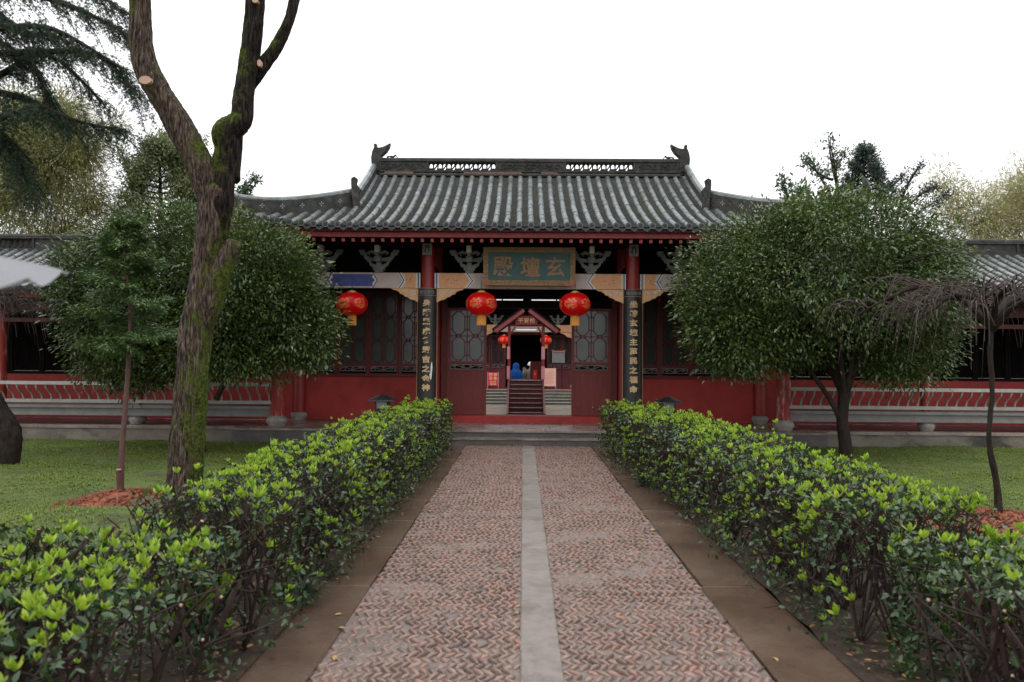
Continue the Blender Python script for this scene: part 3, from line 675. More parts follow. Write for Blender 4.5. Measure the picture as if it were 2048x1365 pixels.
for a, b2 in ((-3.3, -2.65), (-1.5, -.2), (.25, .6)): 
    x = a
    while x < b2: rb.box(CX + x, CX + x + .088, yf - .056, yf - .02, RB + .012, RB + .052); x += .094
rb.build('exposed_bricks', M['ridge_red'], ridge, kind='stuff')
MB().tube([(X0 + .05, yf - .06, RB - .02), (X1 - .05, yf - .06, RB - .02)], .04, 8).build('ridge_foot_moulding', M['ridge'], ridge, smooth=40)
def chiwen(s_):
    mb = MB(); o = CX + s_ * 3.47; f = -s_     # f: towards the centre
    P = [(-.10, -.10), (.12, -.10), (.24, .02), (.17, .08), (.23, .14), (.10, .20), (.15, .27), (.07, .32), (.12, .37), (.20, .45), (.26, .56), (.28, .66), (.20, .61), (.10, .56), (.02, .545), (-.03, .55), (-.035, .64), (-.09, .645), (-.09, .55), (-.13, .45), (-.155, .30), (-.14, .1)]
    pts = [(o + f * px, RB + .12 + pz * .92) for px, pz in P]
    if f < 0: pts = pts[::-1]
    # stack three slices so that the body is thick in the middle
    mb.prism(pts, RIDGE - .07, RIDGE + .07)
    c = (o, RB + .4)
    inner = [(c[0] + (px - c[0]) * .8, c[1] + (pz - c[1]) * .82) for px, pz in pts]
    mb.prism(inner, RIDGE - .10, RIDGE + .10)
    spiral(mb, o + f * .04, RB + .23, .07, RIDGE - .10, f); spiral(mb, o + f * .12, RB + .10, .05, RIDGE - .10, -f)
    mb.tube([(o + f * .17, RIDGE, RB + .30), (o + f * .22, RIDGE, RB + .43), (o + f * .32, RIDGE, RB + .44), (o + f * .38, RIDGE, RB + .38)], [.025, .022, .018, .01], 5)
    mb.tube([(o + f * .26, RIDGE, RB + .38), (o + f * .40, RIDGE, RB + .46), (o + f * .45, RIDGE, RB + .40)], [.02, .025, .008], 5)
    mb.build('ridge_end_ornament', M['ridge'], ridge)
chiwen(-1); chiwen(1)
# gable ridges and hip ridges
def ridge_wall(mb, pts, h, w=.11, up0=0):
    vs = []
    for i, p in enumerate(pts):
        a = pts[max(i - 1, 0)]; b2 = pts[min(i + 1, len(pts) - 1)]; t = (Vector(b2) - Vector(a)); t.z = 0; t.normalize(); s2 = Vector((-t.y, t.x, 0)) * w / 2; p = Vector(p)
        hh = h[i] if hasattr(h, '__len__') else h
        vs += [p - s2 + Vector((0, 0, -.06)), p + s2 + Vector((0, 0, -.06)), p + s2 + Vector((0, 0, hh)), p - s2 + Vector((0, 0, hh))]
    n = len(pts); mb.add(vs, [(i * 4 + j, i * 4 + (j + 1) % 4, (i + 1) * 4 + (j + 1) % 4, (i + 1) * 4 + j) for i in range(n - 1) for j in range(4)] + [(3, 2, 1, 0), ((n - 1) * 4, (n - 1) * 4 + 1, (n - 1) * 4 + 2, (n - 1) * 4 + 3)])
for s_ in (-1, 1):
    for bk in (0, 1):
        yy = lambda v: 2 * RIDGE - v if bk else v
        x = CX + s_ * (GX - .04)
        p1 = [(x, yy(v), rz(x, v)) for v in np.linspace(RIDGE - .05, HY + .05, 12)]
        mb = MB(); ridge_wall(mb, p1, .20, .13); mb.build('gable_ridge', M['ridge'], hall)
        tp = MB()
        for i in range(len(p1) - 1):
            a, b2 = Vector(p1[i]), Vector(p1[i + 1]); tp.tube([a + Vector((0, 0, .235)), b2 + Vector((0, 0, .24))], [.072, .066], 8)
        tp.build('gable_ridge_tiles', M['cap'], hall, smooth=40)
        p2 = []
        for v in np.linspace(0, 1.0, 16):
            xx = CX + s_ * (GX + (CORX - GX - .02) * v); h0 = hipy(xx); p2.append((xx, yy(h0), rz(xx, h0) + .02))
        h2 = [.27 - .08 * (i / 15) + .02 for i in range(16)]
        mb = MB(); ridge_wall(mb, p2, h2, .12)
        hp = mb.build('hip_ridge', M['ridge'], hall)
        tp = MB()
        for i in range(15):
            a, b2 = Vector(p2[i]), Vector(p2[i + 1]); tp.tube([a + Vector((0, 0, h2[i] + .03)), b2 + Vector((0, 0, h2[i + 1] + .035))], [.062, .057], 8)
        tp.build('ridge_cap_tiles', M['cap'], hp, smooth=40)
        if not bk:
            # four-petal openings along the hip ridge
            cr_ = MB()
            for q in range(2, 15, 2):
                a, b2 = Vector(p2[q]), Vector(p2[q - 1]); m_ = (a + b2) / 2; t = (b2 - a).normalized(); nrm = Vector((-t.y, t.x, 0)).normalized()
                if nrm.y > 0: nrm = -nrm
                c = m_ + nrm * .064 + Vector((0, 0, .15))
                for a_ in range(4):
                    d = t * math.cos(a_ * math.pi / 2) + Vector((0, 0, 1)) * math.sin(a_ * math.pi / 2); e = t * math.cos(a_ * math.pi / 2 + math.pi / 2) + Vector((0, 0, 1)) * math.sin(a_ * math.pi / 2 + math.pi / 2)
                    cr_.add([c + d * .008, c + d * .03 + e * .010, c + d * .055, c + d * .03 - e * .010], [(0, 1, 2, 3)])
            cr_.build('petal_motifs', M['carve'], hp)
            # beast at the break and upturned tail at the corner
            bz = rz(x, HY) + .05; bb = MB()
            bb.prism([(x - s_ * a_, bz + c_) for a_, c_ in ((.0, -.15), (.14, -.15), (.12, .05), (.10, .2), (.16, .3), (.12, .34), (.06, .42), (.08, .52), (.02, .56), (-.04, .52), (-.04, .4), (-.02, .2), (.0, .05))][::(-1 if s_ > 0 else 1)], HY - .14, HY - .02)
            bb.tube([(x + .02 * s_, HY - .08, bz + .2), (x + s_ * .10, HY - .08, bz + .17), (x + s_ * .16, HY - .08, bz + .24)], [.03, .025, .01], 5)
            bb.build('roof_beast', M['ridge'], hall)
            e0 = Vector(p2[-1]); fin = MB()
            fin.tube([e0 + Vector((-s_ * .15, .1, .1)), e0 + Vector((s_ * .0, -.02, .10)), e0 + Vector((s_ * .03, -.05, .22)), e0 + Vector((s_ * -.02, -.04, .38)), e0 + Vector((-s_ * .08, -.02, .52))], [.08, .085, .075, .05, .012], 6)
            fin.tube([e0 + Vector((s_ * -.02, -.10, .07)), e0 + Vector((s_ * .03, -.16, .07))], [.075, .075], 12)
            fin.build('corner_finial', M['enddisc'], hall)

# --- columns
COLX = [-4.93, -2.0, 2.0, 4.93]
def column(parent, x, y, z0, z1, r_, m, base_r=.20, base_h=.20, name='column'):
    c = MB().lathe((x, y, z0), [(r_, base_h - .02), (r_ * 1.0, 1.2), (r_ * .96, z1 - z0)], 20).build(name, m, parent, smooth=40)
    MB().lathe((x, y, z0), [(base_r * .82, 0), (base_r * .85, .03), (base_r * 1.0, .07), (base_r * 1.02, .11), (base_r * .9, .155), (base_r * .75, base_h - .015), (r_ * .9, base_h)], 20).build('column_base', M['stone'], c, smooth=50)
    return c
for x in COLX:
    column(hall, CX + x, 16.0, PZ, 3.80, .135, M['redcol_worn'] if abs(x) > 3 else M['redcol'])
    column(hall, CX + x, 17.6, PZ, 4.7, .135, M['redcol'], .18, .18)
    column(hall, CX + x, 21.2, .046, 3.9, .135, M['redcol'])
    hd = MB().box(CX + x - .09, CX + x + .09, 15.82, 15.87, 3.62, 3.84)
    for a in (-1, 1):
        hd.bar((CX + x + a * .03, 15.815, 3.65), (CX + x + a * .03, 15.815, 3.81), .012, .012, 1); hd.bar((CX + x - a * .06, 15.815, 3.68), (CX + x, 15.815, 3.8), .012, .012, 1)
    hd.build('carved_column_head', [M['carve'], M['lampblack']], hall)
# --- painted beam in three bays
BZ0, BZ1, BY = 2.985, 3.28, 15.93
def chev(mb, x, w, d, dirn, mi, y, z0=BZ0, z1=BZ1):
    zm = (z0 + z1) / 2 + .02
    pts = [(x, z0), (x + w, z0), (x + w + d * dirn, zm), (x + w, z1), (x, z1), (x + d * dirn, zm)]
    mb.prism(pts, y - .004, y, mi)
def painted_bay(x0, x1, centre, parent=hall):
    MB().box(x0, x1, BY, BY + .16, BZ0, BZ1).build('beam', M['beam_white'], parent)
    p = MB(); e = .002
    for side in (0, 1):
        s_ = 1 if side == 0 else -1; xb = x0 if side == 0 else x1
        def X(a): return xb + s_ * a
        def rect(a, b2, mi, z0=BZ0 + e, z1=BZ1 - e):
            xa, xc = sorted((X(a), X(b2))); p.box(xa, xc, BY - .004, BY, z0, z1, mi)
        rect(.0, .022, 3); rect(.022, .045, 1); rect(.045, .07, 2); rect(.07, .085, 4)
        ow = .56 if centre else .34
        # orange panel with a notched inner end
        zm = (BZ0 + BZ1) / 2; dd = .11 if centre else -.09
        pts = [(X(.09), BZ0 + e), (X(ow), BZ0 + e), (X(ow + dd), zm), (X(ow), BZ1 - e), (X(.09), BZ1 - e)]
        if s_ < 0: pts = pts[::-1]
        p.prism(pts, BY - .004, BY, 0)
        for q, (mi, w) in enumerate(((2, .022), (3, .03), (1, .022), (3, .02))):
            off = ow + .004 + (.0, .024, .056, .080)[q]
            pts = [(X(off), BZ0 + e), (X(off + w), BZ0 + e), (X(off + w + dd), zm), (X(off + w), BZ1 - e), (X(off), BZ1 - e), (X(off + dd), zm)]
            if s_ < 0: pts = pts[::-1]
            p.prism(pts, BY - .004, BY, mi)
        if not centre:
            for q, (mi, w) in enumerate(((1, .022), (3, .03), (2, .015))):
                off = 1.02 + (.0, .024, .056)[q] - .1
                pts = [(X(off), BZ0 + e), (X(off + w), BZ0 + e), (X(off + w - .09), zm), (X(off + w), BZ1 - e), (X(off), BZ1 - e), (X(off - .09), zm)]
                if s_ < 0: pts = pts[::-1]
                p.prism(pts, BY - .004, BY, mi)
        rnd2 = random.Random(3)
        for q in range(7): 
            a = .16 + rnd2.random() * (ow - .3 if centre else .12); z = BZ0 + .08 + rnd2.random() * .14; xa = X(a)
            p.box(min(xa, xa + s_ * .014), max(xa, xa + s_ * .014), BY - .007, BY - .004, z, z + .016, 5)
    if not centre:
        a, b2 = x0 + .98, x1 - .98
        if b2 > a + .3:
            p.prism([(a - .06, BZ0 + .03), (b2 + .06, BZ0 + .03), (b2 + .03, BZ0 + .09), (b2 + .09, (BZ0 + BZ1) / 2), (b2 + .03, BZ1 - .09), (b2 + .06, BZ1 - .03), (a - .06, BZ1 - .03), (a - .03, BZ1 - .09), (a - .09, (BZ0 + BZ1) / 2), (a - .03, BZ0 + .09)], BY - .005, BY, 1)
    p.build('painted_pattern', [M['orange'], M['blue'], M['yellow'], M['white'], M['white'], M['black']], parent, kind='stuff')
painted_bay(CX - 4.79, CX - 2.14, False); painted_bay(CX - 1.86, CX + 1.86, True); painted_bay(CX + 2.14, CX + 4.79, False)
# braces beside the column tops
def brace(x, s_):
    P = [(0, 0), (.58, 0), (.56, -.022), (.47, -.045), (.42, -.075), (.40, -.11), (.34, -.125), (.31, -.16), (.25, -.175), (.20, -.215), (.12, -.235), (.06, -.27), (0, -.27)]
    pts = [(x + s_ * a, BZ0 - .003 + b2) for a, b2 in P]
    if s_ > 0: pts = pts[::-1]
    mb = MB().prism(pts, 15.95, 16.02)
    spiral(mb, x + s_ * .14, BZ0 - .10, .055, 15.948, s_, 1, th=.008); spiral(mb, x + s_ * .30, BZ0 - .065, .04, 15.948, s_, 1, th=.007)
    mb.build('beam_brace', [M['orange_bracket'], M['white']], hall)
for x in COLX:
    if x > -4.9: brace(CX + x - .135, -1)
    if x < 4.9: brace(CX + x + .135, 1)
# bracket sets
def arm(mb, cx, y, z, half, th, h, mi=0):
    pts = []
    for s_ in (-1, 1):
        q = [(0, z - .005), (s_ * half * .45, z), (s_ * half * .75, z + h * .35), (s_ * half * .82, z + h * .85), (s_ * half, z + h), (s_ * half, z + h * 1.35), (s_ * half * .66, z + h * 1.35), (s_ * half * .6, z + h * .7), (s_ * half * .3, z + h * .5), (0, z + h * .5)]
        pts = [(cx + a, b2) for a, b2 in q]
        if s_ > 0: pts = pts[::-1][::-1]
        mb.prism(pts if s_ > 0 else pts[::-1], y - th / 2, y + th / 2, mi)
def bracket_set(x):
    mb = MB(); y = 15.97; z = BZ1 + .004
    mb.box(x - .08, x + .08, y - .08, y + .08, z, z + .05); mb.box(x - .11, x + .11, y - .1, y + .1, z + .05, z + .10)
    mb.box(x - .045, x + .045, y - .09, y + .09, z + .10, z + .2)
    arm(mb, x, y - .02, z + .09, .24, .07, .13)
    arm(mb, x, y - .03, z + .22, .37, .07, .13)
    for a in (-.21, .21): mb.box(x + a - .05, x + a + .05, y - .07, y + .04, z + .255, z + .295)
    for a in (-.33, .33): mb.box(x + a - .06, x + a + .06, y - .08, y + .05, z + .395, z + .44)
    mb.box(x - .05, x + .05, y - .20, y + .08, z + .20, z + .255); mb.box(x - .065, x + .065, y - .22, y - .12, z + .255, z + .30)
    mb.box(x - .035, x + .035, y - .30, y + .10, z + .30, z + .36)
    for s_ in (-1, 1):                       # cloud-shaped side plates
        mb.tube([(x + s_ * .05, y - .18, z + .36), (x + s_ * .13, y - .19, z + .39), (x + s_ * .2, y - .19, z + .36), (x + s_ * .15, y - .19, z + .32)], [.03, .035, .03, .012], 6)
    b = mb.build('roof_bracket', M['bracket'], hall)
    MB().box(x - .045, x + .045, y - .31, y - .10, z + .365, z + .50).build('bracket_nose', M['bracket_nose'], b)
for x in (-4.05, -2.95, -1.18, 1.18, 2.85, 3.95): bracket_set(CX + x)
# purlin, and dark timber above the beam inside the porch
MB().box(CX - 5.1, CX + 5.1, 15.94, 16.14, 3.80, 3.99).build('eave_purlin', M['darkwood'], hall)
MB().tube([(CX - 5.3, 15.96, 4.03), (CX + 5.3, 15.96, 4.03)], .09, 10).build('round_purlin', M['darkwood'], hall, smooth=40)
for x in COLX:
    MB().box(CX + x - .06, CX + x + .06, 16.13, 17.48, 3.3, 3.5).build('porch_tie_beam', M['darkwood'], hall)
MB().box(CX - 4.9, CX + 4.9, 16.4, 16.5, 3.15, 3.3).build('porch_purlin', M['darkwood'], hall)
# --- front wall, side walls, back wall
WY = 17.6
for s_ in (-1, 1):
    a, b2 = sorted((CX + s_ * 2.135, CX + s_ * 4.795))
    MB().box(a, b2, WY - .02, WY + .2, PZ, 1.22).build('wall', M['redpaint'], hall)
    MB().box(a, b2, WY - .06, WY + .16, 1.223, 1.27).build('window_sill', M['redwood'], hall)
    MB().box(a, b2, WY + .02, WY + .12, 3.06, 4.9).build('wall_above_windows', M['shade_timber'], hall)
    x = CX + s_ * 4.93
    MB().box(x - .1, x + .1, WY + .21, 21.06, .046, 4.2).build('side_wall', M['redpaint'], hall)
    # wall returning to the corner column and the red pier beside it
    MB().box(*sorted((CX + s_ * 4.94, CX + s_ * 5.3)), WY - .05, WY + .2, PZ, 3.6).build('corner_pier', M['redpaint'], hall)
    MB().box(*sorted((CX + s_ * 2.1, CX + s_ * 4.8)), 21.15, 21.3, .046, 3.7).build('back_wall', M['redwood'], hall)
MB().box(CX - 1.87, CX + 1.87, WY + .02, WY + .12, 3.14, 4.95).build('board_above_door', M['shade_timber'], hall)
MB().box(CX - 1.87, CX + 1.87, 21.1, 21.25, 2.93, 3.9).build('back_lintel', M['shade_timber'], hall)
MB().box(CX - 4.8, CX + 4.8, WY + .23, 21.0, 3.75, 3.79).build('ceiling', M['shade_timber'], hall)
MB().box(CX - 4.8, CX + 4.8, WY + .22, 22.0, .031, .045).build('floor', M['brick'], hall)
# --- lattice
def lattice(mb, x0, x1, z0, z1, y, nc, nr, th=.018, dp=.025, cut=.3):
    w = (x1 - x0) / nc; h = (z1 - z0) / nr
    def bar(a, b2): mb.bar((a[0], y, a[1]), (b2[0], y, b2[1]), th, dp)
    for i in range(1, nc): bar((x0 + i * w, z0), (x0 + i * w, z1))
    for j in range(1, nr): bar((x0, z0 + j * h), (x1, z0 + j * h))
    for i in range(nc):
        for j in range(nr):
            cx, cz = x0 + (i + .5) * w, z0 + (j + .5) * h; a, b2 = w * .36, h * .44; k = w * .2; kz = h * .16
            P = [(cx - a, cz - b2 + kz), (cx - a + k, cz - b2), (cx + a - k, cz - b2), (cx + a, cz - b2 + kz), (cx + a, cz + b2 - kz), (cx + a - k, cz + b2), (cx - a + k, cz + b2), (cx - a, cz + b2 - kz)]
            for q in range(8): bar(P[q], P[(q + 1) % 8])
            for s_ in (-1, 1):
                for q in (-1, 1):
                    bar((cx + s_ * a, cz + q * h * .26), (x0 + (i + (s_ + 1) / 2) * w, cz + q * h * .26))
                bar((cx + s_ * w * .12, cz - b2), (cx + s_ * w * .12, cz - h / 2)); bar((cx + s_ * w * .12, cz + b2), (cx + s_ * w * .12, cz + h / 2))
def fret(mb, x0, x1, z0, z1, y, th=.010, mi=0):
    w = x1 - x0; zc = (z0 + z1) / 2; h = z1 - z0; n = max(2, int(w / .14))
    for q in range(n):
        cx = x0 + (q + .5) * w / n
        spiral(mb, cx, zc, h * .36, y, 1 if q % 2 else -1, mi, 1.2, th * .7)
    mb.bar((x0, y, z0), (x1, y, z0), th, th, mi); mb.bar((x0, y, z1), (x1, y, z1), th, th, mi); mb.bar((x0, y, z0), (x0, y, z1), th, th, mi); mb.bar((x1, y, z0), (x1, y, z1), th, th, mi)
    mb.tube([(x0 + w * t, y, zc + h * .3 * math.sin(t * 9.42)) for t in np.linspace(.02, .98, 14)], th * .6, 4, mi)
def leaf(parent, name, x0, x1, z0, z1, zs, y, nc, nr, fr=.05, glass='glass', panel_wood='redwood2', band=.12, ztop=None):
    """window or door leaf; zs: bottom of the lattice; band of fretwork below it"""
    f = MB(); d = .05
    f.box(x0, x0 + fr, y, y + d, z0, z1).box(x1 - fr, x1, y, y + d, z0, z1).box(x0 + fr, x1 - fr, y + .002, y + d - .002, z1 - fr, z1).box(x0 + fr, x1 - fr, y + .002, y + d - .002, z0, z0 + fr)
    f.box(x0 + fr, x1 - fr, y + .002, y + d - .002, zs - fr, zs)
    f.box(x0 + fr, x1 - fr, y + .002, y + d - .002, zs - fr - band - .035, zs - fr - band)
    if name == 'door_leaf': f.box(x0 + fr, x1 - fr, y + .02, y + .04, z0 + fr, zs - fr - band - .035); f.box(x0 + fr + .05, x1 - fr - .05, y + .012, y + .02, z0 + fr + .06, zs - fr - band - .1)
    o = f.build(name, M[panel_wood], parent)
    lt = MB(); lattice(lt, x0 + fr, x1 - fr, zs, z1 - fr, y + .02, nc, nr); lt.build('lattice', M[panel_wood], o)
    MB().box(x0 + fr, x1 - fr, y + .036, y + .042, zs, z1 - fr).build('pane', M[glass], o)
    b = MB(); fret(b, x0 + fr + .015, x1 - fr - .015, zs - fr - band + .012, zs - fr - .012, y + .012, mi=0)
    b.box(x0 + fr, x1 - fr, y + .03, y + .036, zs - fr - band, zs - fr, 1)
    b.build('carved_band', [M['carve'], M['shade_timber']], o)
    return o
# side-bay windows: four leaves a bay
for s_ in (-1, 1):
    a, b2 = sorted((CX + s_ * 2.14, CX + s_ * 4.79)); n = 4; w = (b2 - a) / n
    for i in range(n):
        leaf(hall, 'window', a + i * w + .002, a + (i + 1) * w - .002, 1.272, 3.055, 1.50, WY + .02, 2, 3, .055, 'glass' if s_ < 0 else 'glass_dark', 'redwood')
# doors: one fixed leaf each side of the open doorway
DZ = PZ + .15
for s_ in (-1, 1):
    a, b2 = sorted((CX + s_ * .905, CX + s_ * 1.74))
    leaf(hall, 'door_leaf', a, b2, DZ + .003, 2.70, 1.56, WY - .16, 2, 2, .055, 'glass')
    MB().box(*sorted((CX + s_ * 1.743, CX + s_ * 1.87)), WY - .14, WY + .05, PZ, 3.14).build('door_jamb', M['redwood'], hall)
MB().box(CX - 1.74, CX + 1.74, WY - .18, WY - .04, 2.703, 2.85).build('door_lintel', M['shade_timber'], hall)
MB().box(CX - 1.74, CX + 1.74, WY - .15, WY - .05, 2.97, 3.14).build('transom_rail', M['shade_timber'], hall)
t = MB()
for i in range(7): t.bar((CX - 1.74 + i * .58, WY - .1, 2.85), (CX - 1.74 + i * .58, WY - .1, 2.97), .03, .03)
for s_ in (-1, 1): fret(t, *sorted((CX + s_ * 1.2, CX + s_ * 1.7)), 2.86, 2.96, WY - .12, .01)
t.build('transom_bars', M['shade_timber'], hall)
th = MB().box(CX - 1.87, CX + 1.87, WY - .52, WY - .02, PZ + .001, DZ); th.build('threshold', M['redpaint'], hall)
# ------------------------------------------------------------------ plaque
pq = thing('name_plaque', (CX, 15.8, 3.05), 'teal name plaque in a carved gilt frame hung over the doorway', 'plaque')
px0, px1, pz0, pz1 = CX - .90, CX + .86, 3.03, 3.75
tilt = .10
def tl(z): return 15.74 - tilt * (z - pz0) / (pz1 - pz0)
def tilted(mb, x0, x1, z0, z1, d0, d1, mi=0):
    vs = [(x0, tl(z0) + d0, z0), (x1, tl(z0) + d0, z0), (x1, tl(z0) + d1, z0), (x0, tl(z0) + d1, z0), (x0, tl(z1) + d0, z1), (x1, tl(z1) + d0, z1), (x1, tl(z1) + d1, z1), (x0, tl(z1) + d1, z1)]
    mb.add(vs, [(0, 3, 2, 1), (4, 5, 6, 7), (0, 1, 5, 4), (1, 2, 6, 5), (2, 3, 7, 6), (3, 0, 4, 7)], mi)
mb = MB(); tilted(mb, px0 + .09, px1 - .09, pz0 + .09, pz1 - .09, .0, .03); mb.build('board', M['teal'], pq)
mb = MB(); f = .095
tilted(mb, px0, px1, pz0, pz0 + f, -.03, .04); tilted(mb, px0, px1, pz1 - f, pz1, -.03, .04); tilted(mb, px0, px0 + f, pz0 + f, pz1 - f, -.03, .04); tilted(mb, px1 - f, px1, pz0 + f, pz1 - f, -.03, .04)
fr_o = mb.build('frame', M['gold_frame'], pq)
cv = MB()
for zz in (pz0 + .047, pz1 - .047):
    for i in range(17): spiral(cv, px0 + .1 + (px1 - px0 - .2) * (i + .5) / 17, zz, .032, tl(zz) - .033, 1 if i % 2 else -1, 0, 1.2, .008)
for xx in (px0 + .047, px1 - .047):
    for i in range(6): zz = pz0 + .1 + (pz1 - pz0 - .2) * (i + .5) / 6; spiral(cv, xx, zz, .03, tl(zz) - .033, 1 if i % 2 else -1, 0, 1.2, .008)
cv.build('carved_scrolls', M['gold_dull'], fr_o, kind='stuff')
cn = MB()
for xa, xb in ((px0 - .002, px0 + f + .03), (px1 - f - .03, px1 + .002)): tilted(cn, xa, xb, pz0 - .002, pz0 + .06, -.034, -.03); 
cn.build('red_frame_corners', mat('worn_red_lacquer', (.5, .10, .05), (.36, .12, .05), 25, .5, coords='Position'), fr_o)
for ch, dx in (('殿', -.50), ('壇', .02), ('玄', .50)):
    z = (pz0 + pz1) / 2; o = text('character', ch, .40, (CX - .02 + dx, tl(z) - .006, z), M['gold_dull'], pq, .014, .006); o.rotation_euler = (math.pi / 2 + math.atan(tilt / (pz1 - pz0)), 0, 0)
# ------------------------------------------------------------------ couplet boards
def couplet(x, chars, label):
    t = thing('couplet_board', (x, 15.84, .6), label, 'couplet board', 'black couplet boards on the two middle columns')
    r_ = .175; prof = []
    n = 12; a0 = math.pi * 1.06; a1 = math.pi * 1.94
    def shell(mb, z0, z1, r0, r1, mi=0):
        vs = []
        for i in range(n + 1):
            a = a0 + (a1 - a0) * i / n
            for (q, z) in ((r0, z0), (r0, z1), (r1, z0), (r1, z1)): vs.append((x + q * 1.12 * math.cos(a), 16.0 + q * math.sin(a), z))
        fs = []
        for i in range(n):
            k = i * 4; fs += [(k + 2, k + 6, k + 7, k + 3), (k, k + 1, k + 5, k + 4), (k + 1, k + 3, k + 7, k + 5), (k, k + 4, k + 6, k + 2)]
        fs += [(0, 2, 3, 1), (n * 4, n * 4 + 1, n * 4 + 3, n * 4 + 2)]; mb.add(vs, fs, mi)
    mb = MB(); shell(mb, .60, 2.98, .155, .172); mb.build('board', M['black'], t, smooth=40)
    e = MB()
    for s_ in (0, 1):
        a = a0 if s_ == 0 else a1; e.bar((x + .175 * 1.12 * math.cos(a), 16.0 + .175 * math.sin(a) - .004, .60), (x + .175 * 1.12 * math.cos(a), 16.0 + .175 * math.sin(a) - .004, 2.98), .010, .012)
    shell(e, 2.835, 2.845, .16, .178); shell(e, .74, .75, .16, .178); shell(e, 2.97, 2.98, .16, .178)
    e.build('gold_edging', M['gold_dull'], t)
    k = MB()
    for z0 in (2.90, .68):
        for i in range(4):
            cxx = x + (-.11 + i * .073); yy = 16.0 - math.sqrt(max(.0, .178 ** 2 - ((cxx - x) / 1.12) ** 2)) - .004; s2 = .024
            P = [(-1, -1), (1, -1), (1, 1), (-1, 1), (-1, -.2), (.3, -.2), (.3, .4)]
            for q in range(6): k.bar((cxx + P[q][0] * s2, yy, z0 + P[q][1] * s2), (cxx + P[q + 1][0] * s2, yy, z0 + P[q + 1][1] * s2), .007, .006)
    k.build('key_pattern_band', M['carve'], t)
    for i, c in enumerate(chars):
        z = 2.69 - i * .182; o = text('character', c, .145, (x, 16.0 - .180, z), M['gold'], t, .010, .006)
        o.scale = (1.08, .92, 1)
    return t
cl = couplet(CX - 2.0, '身騎黑虎為眾吉之金神', 'black couplet board with gold characters and a white scrape near its lower edge')
MB().prism([(CX - 1.92, 1.20), (CX - 1.895, 1.22), (CX - 1.875, 1.45), (CX - 1.89, 1.56), (CX - 1.905, 1.50), (CX - 1.915, 1.36), (CX - 1.93, 1.30)], 15.835, 15.845).build('white_scrape', M['white'], cl)
couplet(CX + 2.0, '坐鎮玄壇主萬民之福命', 'unscraped black couplet board with gold characters beside the dark glazed windows')
# ------------------------------------------------------------------ lanterns
def lantern(p, r_, label, group):
    t = thing('red_lantern', p, label, 'lantern', group); x, y, z = p
    n = 32; V = []; rings = 15; H = r_ * .77
    for i in range(rings):
        ph = -math.pi / 2 + math.pi * (i + .9) / (rings + .8)
        for j in range(n):
            a = 2 * math.pi * j / n; rr = r_ * (math.cos(ph) ** .8) * (1 + (.018 if j % 2 == 0 else -.012)); V.append((x + rr * math.cos(a), y + rr * math.sin(a), z + H * math.sin(ph)))
    F = [(i * n + j, i * n + (j + 1) % n, (i + 1) * n + (j + 1) % n, (i + 1) * n + j) for i in range(rings - 1) for j in range(n)]
    mb = MB(); mb.add(V, F); mb.build('silk_shell', M['lantern'], t, smooth=60)
    # printed roundels, laid on the shell
    for az in (-20, 45, -85, 110, 180):
        a0 = R(-90 + az)
        pr = MB(); rs = random.Random(int(az) + 3); grid = 9
        for i in range(grid):
            for j in range(grid):
                u, v = (i + .5) / grid * 2 - 1, (j + .5) / grid * 2 - 1
                if u * u + v * v > 1 or rs.random() < .28: continue
                vs = []
                for du, dv in ((-1, -1), (1, -1), (1, 1), (-1, 1)):
                    aa = a0 + (u + du / grid) * .42; ph = (v + dv / grid) * .46; rr = r_ * (math.cos(ph) ** .8) * 1.022; vs.append((x + rr * math.cos(aa), y + rr * math.sin(aa), z + H * math.sin(ph) * 1.01))
                pr.add(vs, [(0, 1, 2, 3)])
        pr.build('gold_print', M['lantern_gold'], t)
    MB().lathe((x, y, z), [(r_ * .30, H * .93), (r_ * .30, H * 1.04), (r_ * .22, H * 1.08), (r_ * .12, H * 1.16)], 16).build('top_cap', M['lantern_cap'], t, smooth=40)
    MB().lathe((x, y, z), [(r_ * .20, -H * 1.06), (r_ * .28, -H * 1.02), (r_ * .30, -H * .92)], 16).build('bottom_cap', M['lantern_cap'], t, smooth=40)
    fg = MB()
    for j in range(36):
        a = 2 * math.pi * j / 36; q = r_ * .275; l_ = H * 1.04 + r_ * (.60 + .04 * math.sin(j * 2.3)); fg.bar((x + q * math.cos(a), y + q * math.sin(a), z - H * 1.02), (x + q * 1.04 * math.cos(a), y + q * 1.04 * math.sin(a), z - l_), r_ * .042, r_ * .02)
    fg.build('fringe', M['fringe'], t)
    MB().tube([(x, y, z + H * 1.1), (x, y, z + H * 1.1 + .5 * r_ + .03)], .006, 4).build('hanging_wire', M['lampblack'], t)
    return t
GRP = 'large red lanterns hung under the front beam'
for px, lb in ((704, 'large red lantern partly behind the round tree nearest the forked trunk'), (963, 'large red lantern hanging between the scraped couplet board and the doorway'),
               (1150, 'large red lantern hanging between the unscraped couplet board and the doorway'), (1404, 'large red lantern almost wholly behind the round tree with the visible forked base')):
    p = at(px, 608 if px < 1100 else 609, 15.55); lantern(tuple(p), .290, lb, GRP)
# fluorescent lamps inside
for a, b2, lb in ((-.88, -.14, 'longer lit tube lamp inside the hall above the doorway'), (.06, .70, 'shorter lit tube lamp inside the hall above the doorway')):
    t = thing('tube_lamp', (CX + (a + b2) / 2, 19.0, 3.02), lb, 'tube lamp', 'lit tube lamps in the hall')
    MB().tube([(CX + a, 19, 2.99), (CX + b2, 19, 2.99)], .011, 8).build('tube', M['tubelight'], t)
    MB().box(CX + a - .03, CX + b2 + .03, 18.98, 19.03, 3.008, 3.03).build('housing', M['seat'], t)
    MB().tube([(CX + a + .1, 19, 3.05), (CX + a + .1, 19, 3.75)], .005, 4).build('wire', M['lampblack'], t)
